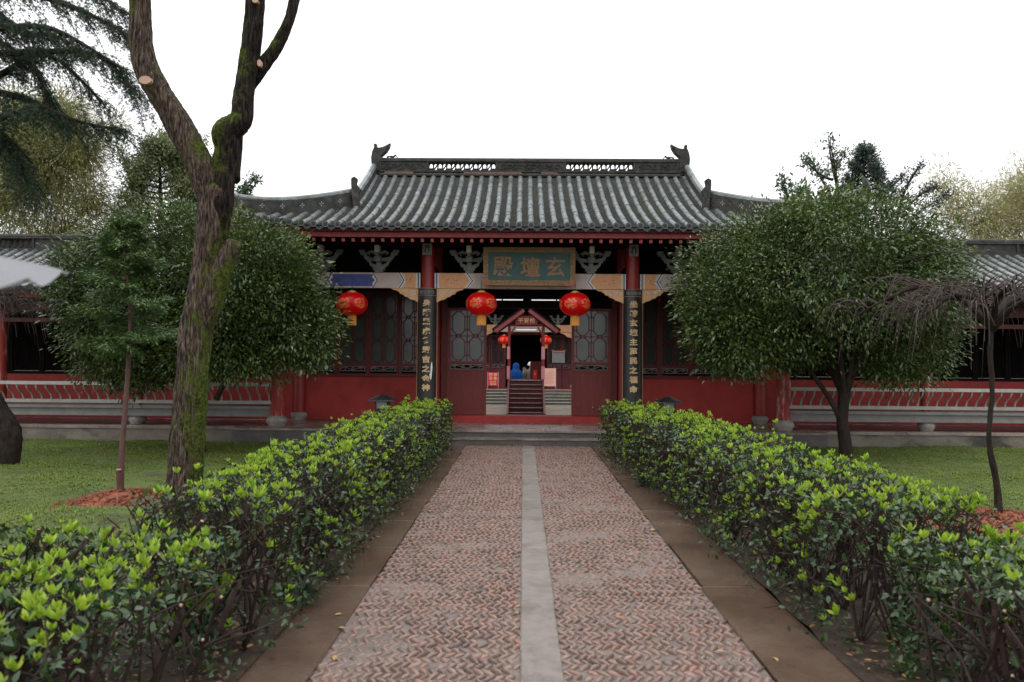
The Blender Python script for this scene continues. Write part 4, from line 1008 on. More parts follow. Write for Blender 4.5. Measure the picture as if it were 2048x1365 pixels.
# garden lamps
def garden_lamp(p, lb):
    t = thing('garden_lamp', p, lb, 'lamp', 'roofed garden lamps behind the hedges'); x, y, z = p
    MB().box(x - .10, x + .10, y - .10, y + .10, z, z + .70).build('post', M['lampblack'], t)
    for a in (-1, 1):
        for b2 in (-1, 1): MB().box(x + a * .11 - .012, x + a * .11 + .012, y + b2 * .11 - .012, y + b2 * .11 + .012, z + .70, z + .84).build('frame_post', M['lampblack'], t)
    MB().box(x - .09, x + .09, y - .09, y + .09, z + .70, z + .84).build('glass', M['lampglass'], t)
    rf = MB(); k = 5
    prof = [(.23, .84), (.225, .86), (.15, .895), (.07, .935), (.05, .95), (.0, .955)]
    V = []
    for r2, zz in prof: V += [(x - r2, y - r2, z + zz), (x + r2, y - r2, z + zz), (x + r2, y + r2, z + zz), (x - r2, y + r2, z + zz)]
    rf.add(V, [(i * 4 + j, i * 4 + (j + 1) % 4, (i + 1) * 4 + (j + 1) % 4, (i + 1) * 4 + j) for i in range(5) for j in range(4)] + [(3, 2, 1, 0)])
    for i in range(9):
        xx = x - .2 + i * .05; rf.tube([(xx, y - .225, z + .865), (x + (xx - x) * .35, y - .075, z + .935)], .010, 4)
    rf.build('tiled_roof', M['lampblack'], t)
for px, py, lb in ((765, 800, 'small dark roofed garden lamp behind the hedge, before the grey glazed windows'), (1336, 808, 'small dark roofed garden lamp behind the hedge, before the darkest windows')):
    p = at(px, py, 14.9); garden_lamp((p.x, p.y, p.z - .95), lb) if False else garden_lamp((p.x, 14.9, max(.0, p.z - .955)), lb)

# ================================================================== SIDE CORRIDORS
def corridor(s_):
    side = 'left' if s_ < 0 else 'right'
    t = thing('covered_corridor', (s_ * 10.3, 16.9, PZ), ('open red corridor seen behind the sapling and the forked trunk' if s_ < 0 else 'open red corridor behind the weeping tree and its round neighbour'), 'corridor', 'open corridors flanking the hall')
    xs_c = [7.76, 10.5, 13.3]
    for x in xs_c: column(t, CX + s_ * x, 16.18, PZ, 2.72, .10, M['redcol_worn'], .165, .19)
    xa, xb = sorted((CX + s_ * 5.3, CX + s_ * 15.5))
    MB().box(xa, xb, WY - .02, WY + .2, PZ, 1.22).build('wall', M['redpaint'], t)
    MB().box(xa, xb, WY - .04, WY + .2, 1.223, 1.28).build('wall_sill', M['shade_timber'], t)
    MB().box(xa, xb, WY + .5, WY + .6, 1.28, 3.6).build('shade_partition', M['shade_timber'], t)  # black sheet paints the shaded space behind the screen
    # lattice screen, coloured near black for the shade it stands in
    x = xa + .1
    while x < xb - .7:
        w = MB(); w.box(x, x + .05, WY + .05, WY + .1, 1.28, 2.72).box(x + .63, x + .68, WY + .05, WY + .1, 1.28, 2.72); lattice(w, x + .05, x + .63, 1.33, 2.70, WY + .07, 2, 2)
        w.build('lattice_screen', M['shade_timber'], t); x += .69
    MB().box(xa, xb, 16.08, 16.28, 2.50, 2.70).build('beam', M['redwood'], t)
    MB().box(xa, xb, 16.12, 16.24, 2.28, 2.36).build('lower_beam', M['redwood'], t)
    MB().box(xa, xb, WY + .0, WY + .15, 2.72, 3.5).build('upper_wall', M['shade_timber'], t)
    # railing bench
    ra, rb2 = sorted((CX + s_ * 4.98, CX + s_ * 15.0))
    rl = MB()
    rl.box(ra, rb2, 15.68, 15.745, 1.055, 1.12); rl.box(ra, rb2, 15.90, 15.98, .70, .765)
    bench = thing('railing_bench', (s_ * 10, 16.0, PZ), ('pale grey bench railing with curved balusters crossed by the forked trunk' if s_ < 0 else 'pale grey bench railing with curved balusters ending behind the weeping tree'), 'railing bench', 'bench railings along the corridors')
    rl.build('rails', M['rail'], bench)
    MB().box(ra, rb2, 15.93, 16.30, .60, .66).build('seat_board', M['seat'], bench)
    MB().box(ra, rb2, 15.99, 16.03, .45, .598).build('apron', M['seat'], bench)
    bm = MB()
    P = [(15.94, .765), (15.925, .82), (15.88, .88), (15.80, .93), (15.74, .98), (15.715, 1.055)]
    w = .014
    vs = []
    for (yy, zz) in P: vs += [(-w, yy - 15.94 - .014, zz), (w, yy - 15.94 - .014, zz), (w, yy - 15.94 + .014, zz), (-w, yy - 15.94 + .014, zz)]
    bm.add(vs, [(i * 4 + j, i * 4 + (j + 1) % 4, (i + 1) * 4 + (j + 1) % 4, (i + 1) * 4 + j) for i in range(5) for j in range(4)])
    bme = bm.mesh('baluster', M['rail'])
    x = ra + .08
    while x < rb2: link('baluster', bme, bench, (x, 15.94, 0)); x += .186
    pm = MB()
    for x in [4.98] + xs_c:
        xx = CX + s_ * x; pm.box(xx - .02, xx + .02, 15.76, 15.93, .69, .70) if False else None
    # roof
    ez, ry, rz_, ey = 2.86, 18.0, 3.93, 15.25
    def cz(y):
        tt = (y - ey) / (ry - ey); return ez + (rz_ - ez) * (.8 * tt + .2 * tt * tt)
    xo, xi = CX + s_ * 15.8, CX + s_ * 4.6
    xa, xb = sorted((xo, xi)); rfm = MB(); n = 8
    for off, fl in ((0, 0), (-.08, 1)):
        vs = [(x, yy, cz(yy) + off) for yy in np.linspace(ey, ry, n + 1) for x in (xa, xb)]; fs = [(2 * i, 2 * i + 1, 2 * i + 3, 2 * i + 2) for i in range(n)]
        rfm.add(vs, [f[::-1] for f in fs] if fl else fs, fl)
        vs = [(x, 2 * ry - yy, cz(yy) + off) for yy in np.linspace(ey, ry, n + 1) for x in (xa, xb)]; rfm.add(vs, fs if fl else [f[::-1] for f in fs], fl)
    ro = rfm.build('roof', [M['pan'], M['darkwood']], t)
    cp = MB(); en = MB(); x = xa + .1; Vq = []; Fq = []
    while x < xb:
        yy = ey
        while yy < ry - .15: cp_z = cz(yy); cp_a = math.atan2(cz(yy + SEG) - cp_z, SEG); add_caps(cp, [(x, yy, cp_z, cp_a, 1)]); yy += SEG * .96
        en.tube([(x, ey - .04, cz(ey) + .035), (x, ey, cz(ey) + .035)], .058, 12)
        yy = ey
        while yy < ry - .08:
            k = len(Vq); zf = cz(yy); zb = cz(yy + .1); xc = x + SP / 2
            for q in range(3):
                u = q - 1; dz = .028 * u * u; Vq += [(xc + u * .07, yy, zf + dz + .002), (xc + u * .07, yy, zf + dz + .024), (xc + u * .07, yy + .1, zb + dz + .006)]
            for q in range(2): a = k + q * 3; Fq += [(a, a + 3, a + 4, a + 1), (a + 1, a + 4, a + 5, a + 2)]
            yy += .1
        en.prism([(x + SP / 2 - .08, cz(ey) + .03), (x + SP / 2, cz(ey) - .02), (x + SP / 2 + .08, cz(ey) + .03), (x + SP / 2 + .06, cz(ey) - .04), (x + SP / 2, cz(ey) - .08), (x + SP / 2 - .06, cz(ey) - .04)], ey - .03, ey - .01)
        x += SP
    cp.build('cap_tiles', M['cap'], ro, smooth=40, kind='stuff'); en.build('eave_end_tiles', M['enddisc'], ro, kind='stuff'); np_mesh('pan_tiles', Vq, Fq, M['pan'], ro, kind='stuff')
    MB().box(xa, xb, ey + .03, ey + .07, ez - .15, ez - .03).build('fascia_board', M['fascia'], ro)
    x = xa + .1; rme = MB().box(-.03, .03, 0, .95, -.03, .03).mesh('rafter', M['redwood'])
    while x < xb: link('rafter', rme, ro, (x, ey + .06, ez - .16), (R(17), 0, 0)); x += .22
    rd = MB(); zb = rz_
    rd.box(xa, xb, ry - .09, ry + .09, zb - .06, zb + .06).box(xa, xb, ry - .08, ry + .08, zb + .27, zb + .31); rd.tube([(xa, ry, zb + .325), (xb, ry, zb + .325)], .055, 8)
    x = xa
    while x < xb:
        rd.box(x, x + .04, ry - .07, ry + .07, zb + .06, zb + .27)
        solid = int((x - xa) / 1.2) % 2
        if solid: rd.box(x + .04, x + 1.2, ry - .04, ry + .04, zb + .06, zb + .27)
        else:
            rd.box(x + .04, x + 1.2, ry + .0, ry + .03, zb + .06, zb + .27)  # solid backing added to keep bright sky out of the openwork
            for q in range(9):
                cc = x + .04 + 1.16 * (q + .5) / 9; rd.tube([(cc + .06 * math.cos(a), ry - .02, zb + .165 + .095 * math.sin(a)) for a in np.linspace(0, 6.2832, 9)], .013, 4, caps=False)
        x += 1.2
    rd.build('ridge', M['ridge'], t)
corridor(-1); corridor(1)

# ================================================================== COURTYARD AND FAR HALL
sheet(-14, 14, 21.9, 40, -.085).build('courtyard', M['court'], kind='structure')
MB().box(-5.5, 5.5, 22.005, 22.3, -.12, .05).build('back_edge_stone', M['wetstone'], plat)
fh = thing('far_hall', (CX, 34, .44), 'far red hall seen through the open doorway beyond the courtyard', 'hall')
FZ = .44; FW = 33.6
stp = thing('courtyard_steps', (CX, 31, -.1), 'grey stone steps leading up to the far hall beyond the wooden bridge', 'steps')
for i in range(5): MB().box(-4, 4, 30.9 + i * .28, 32.4, -.1 + i * .108, -.1 + (i + 1) * .108 - .02).box(-4, 4, 30.88 + i * .28, 31.2 + i * .28, -.1 + (i + 1) * .108 - .019, -.1 + (i + 1) * .108, 1).build('step', [M['far_step'], M['stone']], stp)
MB().box(-6, 6, 32.41, 40, -.1, FZ).build('base', M['redpaint'], fh)
for s_ in (-1, 1):
    a, b2 = sorted((CX + s_ * .82, CX + s_ * 5.5))
    MB().box(a, b2, FW + .05, FW + .1, FZ + 1.0, 3.3).build('backing', M['shade_timber'], fh)
    x = CX + s_ * .85; 
    for i in range(5):
        xa, xb = sorted((x, x + s_ * .60)); leaf(fh, 'window', xa, xb, FZ, 2.62, 1.45, FW, 2, 2, .05, 'glass_dark', 'maroon', .13)
        MB().box(xa + .05, xb - .05, FW + .01, FW + .04, FZ + .05, 1.22).build('lower_panel', M['maroon'], fh); x += s_ * .62
    column(fh, CX + s_ * 1.95, 32.8, FZ, 3.6, .13, M['redcol'])
    MB().box(*sorted((CX + s_ * .0, CX + s_ * 1.8)), 32.75, 32.9, 2.72, 3.0).build('beam', M['beam_white'], fh) if s_ else None
    p = MB()
    xa, xb = sorted((CX + s_ * 1.2, CX + s_ * 1.8)); p.box(xa, xb, 32.742, 32.748, 2.73, 2.99, 0)
    for q, mi in ((0, 2), (1, 1), (2, 2), (3, 1)):
        pts = [(CX + s_ * (1.18 - q * .035), 2.73), (CX + s_ * (1.155 - q * .035), 2.73), (CX + s_ * (1.095 - q * .035), 2.86), (CX + s_ * (1.155 - q * .035), 2.99), (CX + s_ * (1.18 - q * .035), 2.99), (CX + s_ * (1.12 - q * .035), 2.86)]
        p.prism(pts if s_ < 0 else pts[::-1], 32.742, 32.748, mi)
    p.build('painted_pattern', [M['orange'], M['blue'], M['white']], fh, kind='stuff')
    P = [(0, 0), (-.5, 0), (-.42, -.05), (-.3, -.09), (-.2, -.18), (0, -.24)]
    MB().prism([(CX + s_ * (1.82 + a), 2.715 + b2) for a, b2 in P][::(1 if s_ > 0 else -1)], 32.8, 32.86).build('beam_brace', M['orange_bracket'], fh)
    x = CX + s_ * 1.25; mb = MB(); mb.box(x - .08, x + .08, 32.75, 32.9, 3.0, 3.08); arm(mb, x, 32.78, 3.08, .25, .07, .13); arm(mb, x, 32.78, 3.2, .34, .07, .13); mb.box(x - .04, x + .04, 32.6, 32.9, 3.08, 3.4); mb.build('roof_bracket', M['bracket'], fh)
MB().box(-6, 6, 35.5, 35.6, FZ, 4.2).build('inner_shade_wall', M['shade_timber'], fh)  # blackened wall paints the shade inside the far doorway
MB().box(-6, 6, FW + .02, FW + .15, 3.0, 4.2).build('upper_wall', M['shade_timber'], fh)
MB().box(CX - .85, CX + .85, FW + .0, FW + .12, 2.62, 3.0).build('door_lintel', M['redwood'], fh)
fr2 = MB(); fr2.add([(-7, 31.6, 3.9), (7, 31.6, 3.9), (7, 35.6, 5.9), (-7, 35.6, 5.9), (-7, 39.6, 3.9), (7, 39.6, 3.9), (-7, 31.6, 3.75), (7, 31.6, 3.75), (7, 35.6, 5.7), (-7, 35.6, 5.7), (-7, 39.6, 3.75), (7, 39.6, 3.75)], [(0, 1, 2, 3), (3, 2, 5, 4), (7, 6, 9, 8), (8, 9, 10, 11), (0, 6, 7, 1), (4, 5, 11, 10)]); fr2.build('roof', M['pan'], fh)
for s_ in (-1, 1): MB().prism_x([(33.6, .44), (35.6, .44), (37.6, .44), (37.6, 4.7), (35.6, 5.6), (33.6, 4.7)], *(sorted((s_ * 5.7, s_ * 5.9)))).build('end_wall', M['redpaint'], fh)
# bridge pavilion
br = thing('covered_bridge', (CX, 27, -.1), 'steep dark red wooden bridge with a gabled gate in the courtyard', 'bridge')
BXc = CX - .03; hw = .585
nst = 8
for i in range(nst):
    z = -.1 + (i + 1) * 1.05 / nst; y0 = 24.5 + i * .25
    MB().box(BXc - hw + .06, BXc + hw - .06, y0 - .02, y0 + .27, z - .03, z - .002).box(BXc - hw + .06, BXc + hw - .06, y0 + .0, y0 + .02, z - 1.05 / nst, z - .03).box(BXc - hw + .12, BXc + hw - .12, y0 - .026, y0 + .0, z - .012, z + .002, 1).build('step', [M['bridge_red'], M['stone']], br)
for s_ in (-1, 1):
    x0, x1 = sorted((BXc + s_ * hw, BXc + s_ * (hw - .06)))
    MB().prism_x([(24.42, -.1), (26.6, -.1), (27.6, -.1), (29.4, -.1), (27.6, 1.0), (26.5, 1.0), (24.42, -.0)], x0, x1).build('side_board', M['bridge_red'], br)
    for y in (26.5, 27.5): MB().box(x0 - .01, x1 + .01, y - .045, y + .045, .95, 2.68).build('post', M['redwood2'], br)
    MB().box(x0 + .01 , x1 - .01, 26.55, 27.45, 1.35, 1.42).box(x0 + .01, x1 - .01, 26.55, 27.45, 1.1, 1.14).build('rail', M['redwood2'], br)
    for z0, z1 in ((.98, 1.40), (1.62, 2.03)):
        MB().box(x0 - .035, x1 + .02 if s_ > 0 else x1 - .0, 26.44, 26.452, z0, z1).build('couplet_strip', M['pinkstrip'], br)
    # gable rafters
    xe, ze = BXc + s_ * 1.02, 2.58
    for y in (26.35, 27.65): MB().bar((BXc + s_ * .10, y, 3.22), (xe, y, ze - .05), .16, .06).build('barge_board', M['barge'], br)
    rp = MB(); rp.add([(BXc, 26.3, 3.40), (BXc, 27.7, 3.40), (xe + s_ * .08, 27.7, ze + .02), (xe + s_ * .08, 26.3, ze + .02), (BXc, 26.3, 3.34), (BXc, 27.7, 3.34), (xe + s_ * .08, 27.7, ze - .04), (xe + s_ * .08, 26.3, ze - .04)], [(0, 1, 2, 3), (7, 6, 5, 4), (0, 3, 7, 4), (3, 2, 6, 7), (1, 5, 6, 2)]); rp.build('roof_slope', M['shade_timber'], br)
    MB().bar((BXc + s_ * (hw - .02), 26.5, 2.35), (BXc + s_ * (hw - .22), 26.5, 2.66), .05, .05).build('brace', M['redwood2'], br)
MB().box(BXc - hw + .06, BXc + hw - .06, 26.5, 27.5, .9, .948).build('deck', M['redwood'], br)
MB().box(BXc - hw - .02, BXc + hw + .02, 26.46, 26.54, 2.682, 2.76).build('cross_beam', M['redwood2'], br)
sg = MB().box(BXc - .36, BXc + .36, 26.40, 26.44, 2.72, 3.02).build('sign_board', M['redwood2'], br)
for i, c in enumerate('平安桥'):
    o = text('character', c, .17, (BXc - .19 + i * .19, 26.392, 2.87), M['gold'], sg, .006, .002)
MB().tube([(BXc - .33, 27.2, 2.60), (BXc + .33, 27.2, 2.60)], .014, 8).build('tube_light', M['tubelight'], br)
t = thing('red_paper', (BXc + .42, 27.3, 1.2), 'bright red paper pasted low on the bridge rail', 'paper')
pp = at(1070, 749, 27.6); MB().box(pp.x - .07, pp.x + .07, 27.6, 27.606, pp.z - .15, pp.z + .15).build('sheet', M['redpaper'], t)
MB().box(pp.x - .03, pp.x + .03, 27.594, 27.599, pp.z - .03, pp.z + .05).build('mark', M['ink'], t)
pb = MB().box(pp.x - .16, BXc + hw - .06, 27.61, 27.64, .95, 1.55); pb.build('rail_panel', M['redwood'], br)
for px, py, lb in ((1008, 680, 'small far red lantern beside the bridge gate, nearer the crimson poster'), (1092, 681, 'small far red lantern beside the bridge gate, over the pink notice board')):
    lantern(tuple(at(px, py, 31.9)), .225, lb, 'small red lanterns before the far hall')
# posters and boards
def stand_board(name, px0, px1, py0, py1, Y, m, label, cat, legs=True):
    a = at(px0, py0, Y); b2 = at(px1, py1, Y); t = thing(name, ((a.x + b2.x) / 2, Y, FZ), label, cat)
    MB().box(a.x, b2.x, Y, Y + .02, b2.z, a.z).build('panel', m, t)
    e = MB(); w = .022
    e.box(a.x - w, a.x - .001, Y - .002, Y + .022, b2.z, a.z + w).box(b2.x + .001, b2.x + w, Y - .002, Y + .022, b2.z, a.z + w)
    if legs:
        e.box(a.x - w, a.x - .001, Y + .0, Y + .02, FZ, b2.z).box(b2.x + .001, b2.x + w, Y, Y + .02, FZ, b2.z); e.bar((a.x, Y + .4, FZ), (a.x, Y + .03, a.z - .2), .02, .02); e.bar((b2.x, Y + .4, FZ), (b2.x, Y + .03, a.z - .2), .02, .02)
    e.build('stand_frame', M['rail'], t); return t, a, b2
t, a, b2 = stand_board('crimson_poster', 976, 996, 745, 772, 32.7, M['redposter'], 'crimson poster stand with large yellow characters beside the far steps', 'poster')
w = b2.x - a.x; h = a.z - b2.z
for i, c in enumerate('财神圣像'): text('character', c, w * .37, (a.x + w * (.28 + .44 * (i % 2)), 32.695, a.z - h * (.17 + .28 * (i // 2))), M['postertext'], t, .004, .0)
ln = MB()
for r_ in range(3):
    for q in range(5): xx = a.x + w * (.2 + .6 * q / 4.6); zz = a.z - h * (.68 + r_ * .11); ln.box(xx, xx + w * .08, 32.694, 32.698, zz - h * .045, zz)
ln.build('small_print', M['postertext'], t)
t, a, b2 = stand_board('notice_board', 1087, 1111, 737, 773, 32.5, M['pinkpaper'], 'pale pink notice board on thin white legs beside the bridge', 'notice board')
ln = MB(); w = b2.x - a.x; h = a.z - b2.z
for r_ in range(12): zz = a.z - h * (.2 + .06 * r_); ln.box(a.x + w * .12, b2.x - w * (.12 + .1 * ((r_ * 7) % 3)), 32.494, 32.498, zz - .008, zz)
ln.build('printed_lines', M['ink'], t)
t, a, b2 = stand_board('hanging_placard', 1106, 1128, 706, 726, 32.9, M['greyboard'], 'grey hanging placard with lines of text above the pink notice board', 'placard', False)
ln = MB(); w = b2.x - a.x; h = a.z - b2.z
for r_ in range(7): zz = a.z - h * (.12 + .12 * r_); ln.box(a.x + w * .1, b2.x - w * .12, 32.892, 32.898, zz - .012, zz)
ln.build('text_lines', M['rail'], t)
MB().prism([(a.x - .03, a.z + .02), (b2.x + .03, a.z + .02), (b2.x + .05, a.z + .12), (b2.x - .08, a.z + .08), (a.x + .08, a.z + .08), (a.x - .05, a.z + .12)], 32.89, 32.93).build('carved_top', M['gold_dull'], t)

# ------------------------------------------------------------------ people (standing beyond the bridge)
def person(x, y, z, h, coat, label, hood=False, hat=False, facing=1, bag=False):
    t = thing('person', (x, y, z), label, 'person', 'visitors beyond the bridge')
    k = h / 1.7
    J = [(0, 0, .92), (0, 0, 1.12), (0, .0, 1.36), (0, .01, 1.46), (0, .0, 1.53), (0, -.01, 1.60), (0, 0, 1.67),
         (.09, 0, .88), (.10, .01, .50), (.11, -.02, .08), (.12, -.12 * -1, .03), (-.09, 0, .88), (-.10, .05, .50), (-.11, -.05, .08), (-.12, .06, .03),
         (.19, 0, 1.37), (.25, -.02, 1.12), (.20, -.16, .95), (.16, -.22, .93), (-.19, 0, 1.37), (-.25, .0, 1.12), (-.24, -.05, .86), (-.235, -.07, .80)]
    Rr = [.15, .13, .15, .065, .06, .10, .075, .10, .075, .05, .05, .10, .075, .05, .05, .065, .05, .04, .035, .065, .05, .04, .035]
    E = [(0, 1), (1, 2), (2, 3), (3, 4), (4, 5), (5, 6), (0, 7), (7, 8), (8, 9), (9, 10), (0, 11), (11, 12), (12, 13), (13, 14), (2, 15), (15, 16), (16, 17), (17, 18), (2, 19), (19, 20), (20, 21), (21, 22)]
    me = bpy.data.meshes.new('body'); me.from_pydata([(a * k, b2 * k, c * k) for a, b2, c in J], E, []); o = link('body', me, t)
    sk = o.modifiers.new('Skin', 'SKIN'); sk.use_smooth_shade = True; me.skin_vertices.new() if not me.skin_vertices else None
    for i, v in enumerate(me.skin_vertices[0].data): v.radius = (Rr[i] * k, Rr[i] * k * (.75 if i < 3 else 1)); v.use_root = (i == 0)
    o.modifiers.new('Subsurf', 'SUBSURF').levels = 2; o.modifiers[-1].render_levels = 2
    bpy.context.view_layer.update()
    nm = bpy.data.meshes.new_from_object(o.evaluated_get(bpy.context.evaluated_depsgraph_get())); o.modifiers.clear(); o.data = nm; nm.materials.clear()
    for m in (M['trousers'], coat, M['skin'], M['hair']): nm.materials.append(m)
    for p in nm.polygons:
        c = p.center / k; p.material_index = 0 if c.z < .86 and abs(c.x) < .19 else (1 if c.z < 1.46 else (3 if (c.z > 1.60 or c.y > .02) else 2))
        if c.z < .83 and abs(c.x) > .2: p.material_index = 2
    o.rotation_euler = (0, 0, 0 if facing else math.pi)
    if hood:
        hm = MB().lathe((x, y, z), [(.27 * k, .55 * k), (.26 * k, .9 * k), (.24 * k, 1.2 * k), (.25 * k, 1.36 * k), (.17 * k, 1.45 * k), (.13 * k, 1.50 * k), (.135 * k, 1.60 * k), (.11 * k, 1.70 * k), (.04 * k, 1.74 * k)], 20)
        hm.v = [(a + .02 * noise.noise(Vector((a * 9, b2 * 9, c * 3))), y + (b2 - y) * .8, c) for a, b2, c in hm.v]; hm.build('hooded_raincoat', coat, t, smooth=60)
    else:
        jm = MB().lathe((x, y, z), [(.19 * k, .80 * k), (.19 * k, 1.0 * k), (.19 * k, 1.2 * k), (.21 * k, 1.34 * k), (.12 * k, 1.44 * k), (.07 * k, 1.47 * k)], 20)
        jm.v = [(x + (a - x) * 1.1, y + (b2 - y) * .75, c) for a, b2, c in jm.v]; jm.build('jacket', coat, t, smooth=60)
    if hat: MB().lathe((x, y, z), [(.11 * k, 1.58 * k), (.135 * k, 1.60 * k), (.125 * k, 1.66 * k), (.09 * k, 1.72 * k), (.03 * k, 1.75 * k)], 16).build('knit_hat', M['hat'], t, smooth=60)
    if bag: MB().lathe((x + .1, y - .2, z + .6), [(.08, 0), (.13, .05), (.12, .2), (.05, .28)], 12).build('bag', M['raincoat'], t, smooth=60)
    return t
for px, Y, py, coat, lb, kw in ((1032, 30.0, 726, M['raincoat'], 'person in a hooded blue raincoat standing just beyond the bridge', dict(hood=True)),
                                (1049, 30.5, 731, M['jacket'], 'person in a dark jacket standing bareheaded in shade beyond the bridge', dict()),
                                (1062, 30.1, 724, M['jacket2'], 'person in a pale knit hat and brown jacket beyond the bridge', dict(hat=True, bag=True))):
    p = at(px, py, Y); person(p.x, Y, -.1, (p.z + .1) * 1.7 / 1.74, coat, lb, **kw)

# ================================================================== TREES
def smooth_path(P, n):
    P = [Vector(p) for p in P]; out_ = []
    m = len(P)
    for i in range(m - 1):
        p0, p1, p2, p3 = P[max(i - 1, 0)], P[i], P[i + 1], P[min(i + 2, m - 1)]
        for q in range(n):
            t = q / n; out_.append(.5 * ((2 * p1) + (p2 - p0) * t + (2 * p0 - 5 * p1 + 4 * p2 - p3) * t * t + (3 * p1 - p0 - 3 * p2 + p3) * t ** 3))
    out_.append(P[-1]); return out_
def limb(mb, pts, rads, n=12, sub=6, bark=0, mi=0, wf=3, caps=True, seg=None):
    """tapered limb through points; bark > 0 raises ridges"""
    C = smooth_path(pts, sub); k = len(C); rr = [np.interp(i / (k - 1) * (len(pts) - 1), range(len(pts)), rads) for i in range(k)]
    prev = None; vs = []
    for i, p in enumerate(C):
        t = (C[min(i + 1, k - 1)] - C[max(i - 1, 0)]).normalized(); u = Vector((1, 0, 0)) if prev is None else prev
        u = (u - t * u.dot(t)).normalized(); w = t.cross(u); prev = u
        for j in range(n):
            a = 2 * math.pi * j / n; d = u * math.cos(a) + w * math.sin(a); q = p + d * rr[i]
            r_ = rr[i] * (1 + .10 * noise.noise(q * wf))
            if bark:
                b2 = noise.noise(Vector((q.x * 22, q.y * 22, q.z * 4))); b3 = noise.noise(Vector((q.x * 45, q.y * 45, q.z * 10))); r_ += bark * (abs(b2) * -1.6 + .5 * b3)
            vs.append(p + d * r_)
    fs = [(i * n + j, i * n + (j + 1) % n, (i + 1) * n + (j + 1) % n, (i + 1) * n + j) for i in range(k - 1) for j in range(n)]
    if caps: fs += [tuple(range(n - 1, -1, -1)), tuple(range((k - 1) * n, k * n))]
    mb.add(vs, fs, mi)
# --- big forked tree
TY = 7.7
def T(px, py, dy=0): return at(px, py, TY + dy)
tb = T(370, 1062); ft = thing('forked_tree', (tb.x, TY, 0), 'tall forked tree trunk with mossy bark standing by the clipped hedge', 'tree')
mb = MB()
b0 = Vector((tb.x, TY, -.05))
sc_ = FPX / TY
limb(mb, [b0 + Vector((-.01, 0, 0)), T(369, 1000), T(374, 900), T(383, 780), T(393, 660), T(412, 540), T(427, 430), T(434, 385), T(436, 362)], [44 / sc_, 37 / sc_, 34 / sc_, 33 / sc_, 32 / sc_, 30 / sc_, 30 / sc_, 33 / sc_, 14 / sc_], 120, 30, .017)
limb(mb, [T(428, 470), T(424, 410), T(404, 340, -.03), T(368, 268, -.05), T(322, 190, -.1), T(288, 120, -.12), T(281, 40, -.12), T(276, -60, -.15), T(262, -200, -.2)], [12 / sc_, 25 / sc_, 29 / sc_, 28 / sc_, 25 / sc_, 23.5 / sc_, 21.5 / sc_, 20 / sc_, 18 / sc_], 96, 26, .012)
limb(mb, [T(440, 480), T(442, 410, -.01), T(446, 345, .02), T(452, 300, .02), T(450, 266, 0), T(482, 240, .05), T(487, 190, .08), T(500, 110, .1), T(509, 30, .12), T(512, -60, .15), T(525, -200, .2)], [12 / sc_, 26 / sc_, 26 / sc_, 24 / sc_, 26 / sc_, 23 / sc_, 21 / sc_, 21 / sc_, 20 / sc_, 19 / sc_, 17 / sc_], 96, 26, .012, mi=1)
limb(mb, [T(462, 360, .12), T(468, 290, .2), T(486, 200, .22), T(520, 140, .2), T(552, 95, .22), T(578, 40, .25), T(592, -20, .3), T(612, -160, .4)], [20 / sc_, 17 / sc_, 14 / sc_, 15 / sc_, 13.5 / sc_, 11.5 / sc_, 11 / sc_, 9 / sc_], 64, 22, .007, mi=1)
limb(mb, [T(400, 690), T(418, 610, -.02), T(440, 550, -.04), T(458, 508, -.05), T(470, 488, -.05), T(473, 482, -.05)], [12 / sc_, 27 / sc_, 23 / sc_, 19 / sc_, 17 / sc_, 9 / sc_], 56, 14, .012)
mb.build('trunk', [M['mossbark'], M['darkmossbark']], ft, smooth=180)
def cut_face(px, py, dy, rx, rz2, nx=0):
    c = T(px, py, dy); n = 20; m2 = MB()
    V = [c + Vector((rx / sc_ * math.cos(2 * math.pi * i / n) + 0, -.012 + nx * rx / sc_ * math.cos(2 * math.pi * i / n), rz2 / sc_ * math.sin(2 * math.pi * i / n))) for i in range(n)]
    V2 = [v + Vector((0, .05, 0)) for v in V]; m2.add(V + V2, [tuple(range(n - 1, -1, -1))] + [(i, (i + 1) % n, (i + 1) % n + n, i + n) for i in range(n)])
    m2.build('pruning_scar', M['cut'], ft)
cut_face(291, 161, -.26, 12, 8); cut_face(519, 127, .0, 4, 7); cut_face(511, 3, .02, 6, 4)

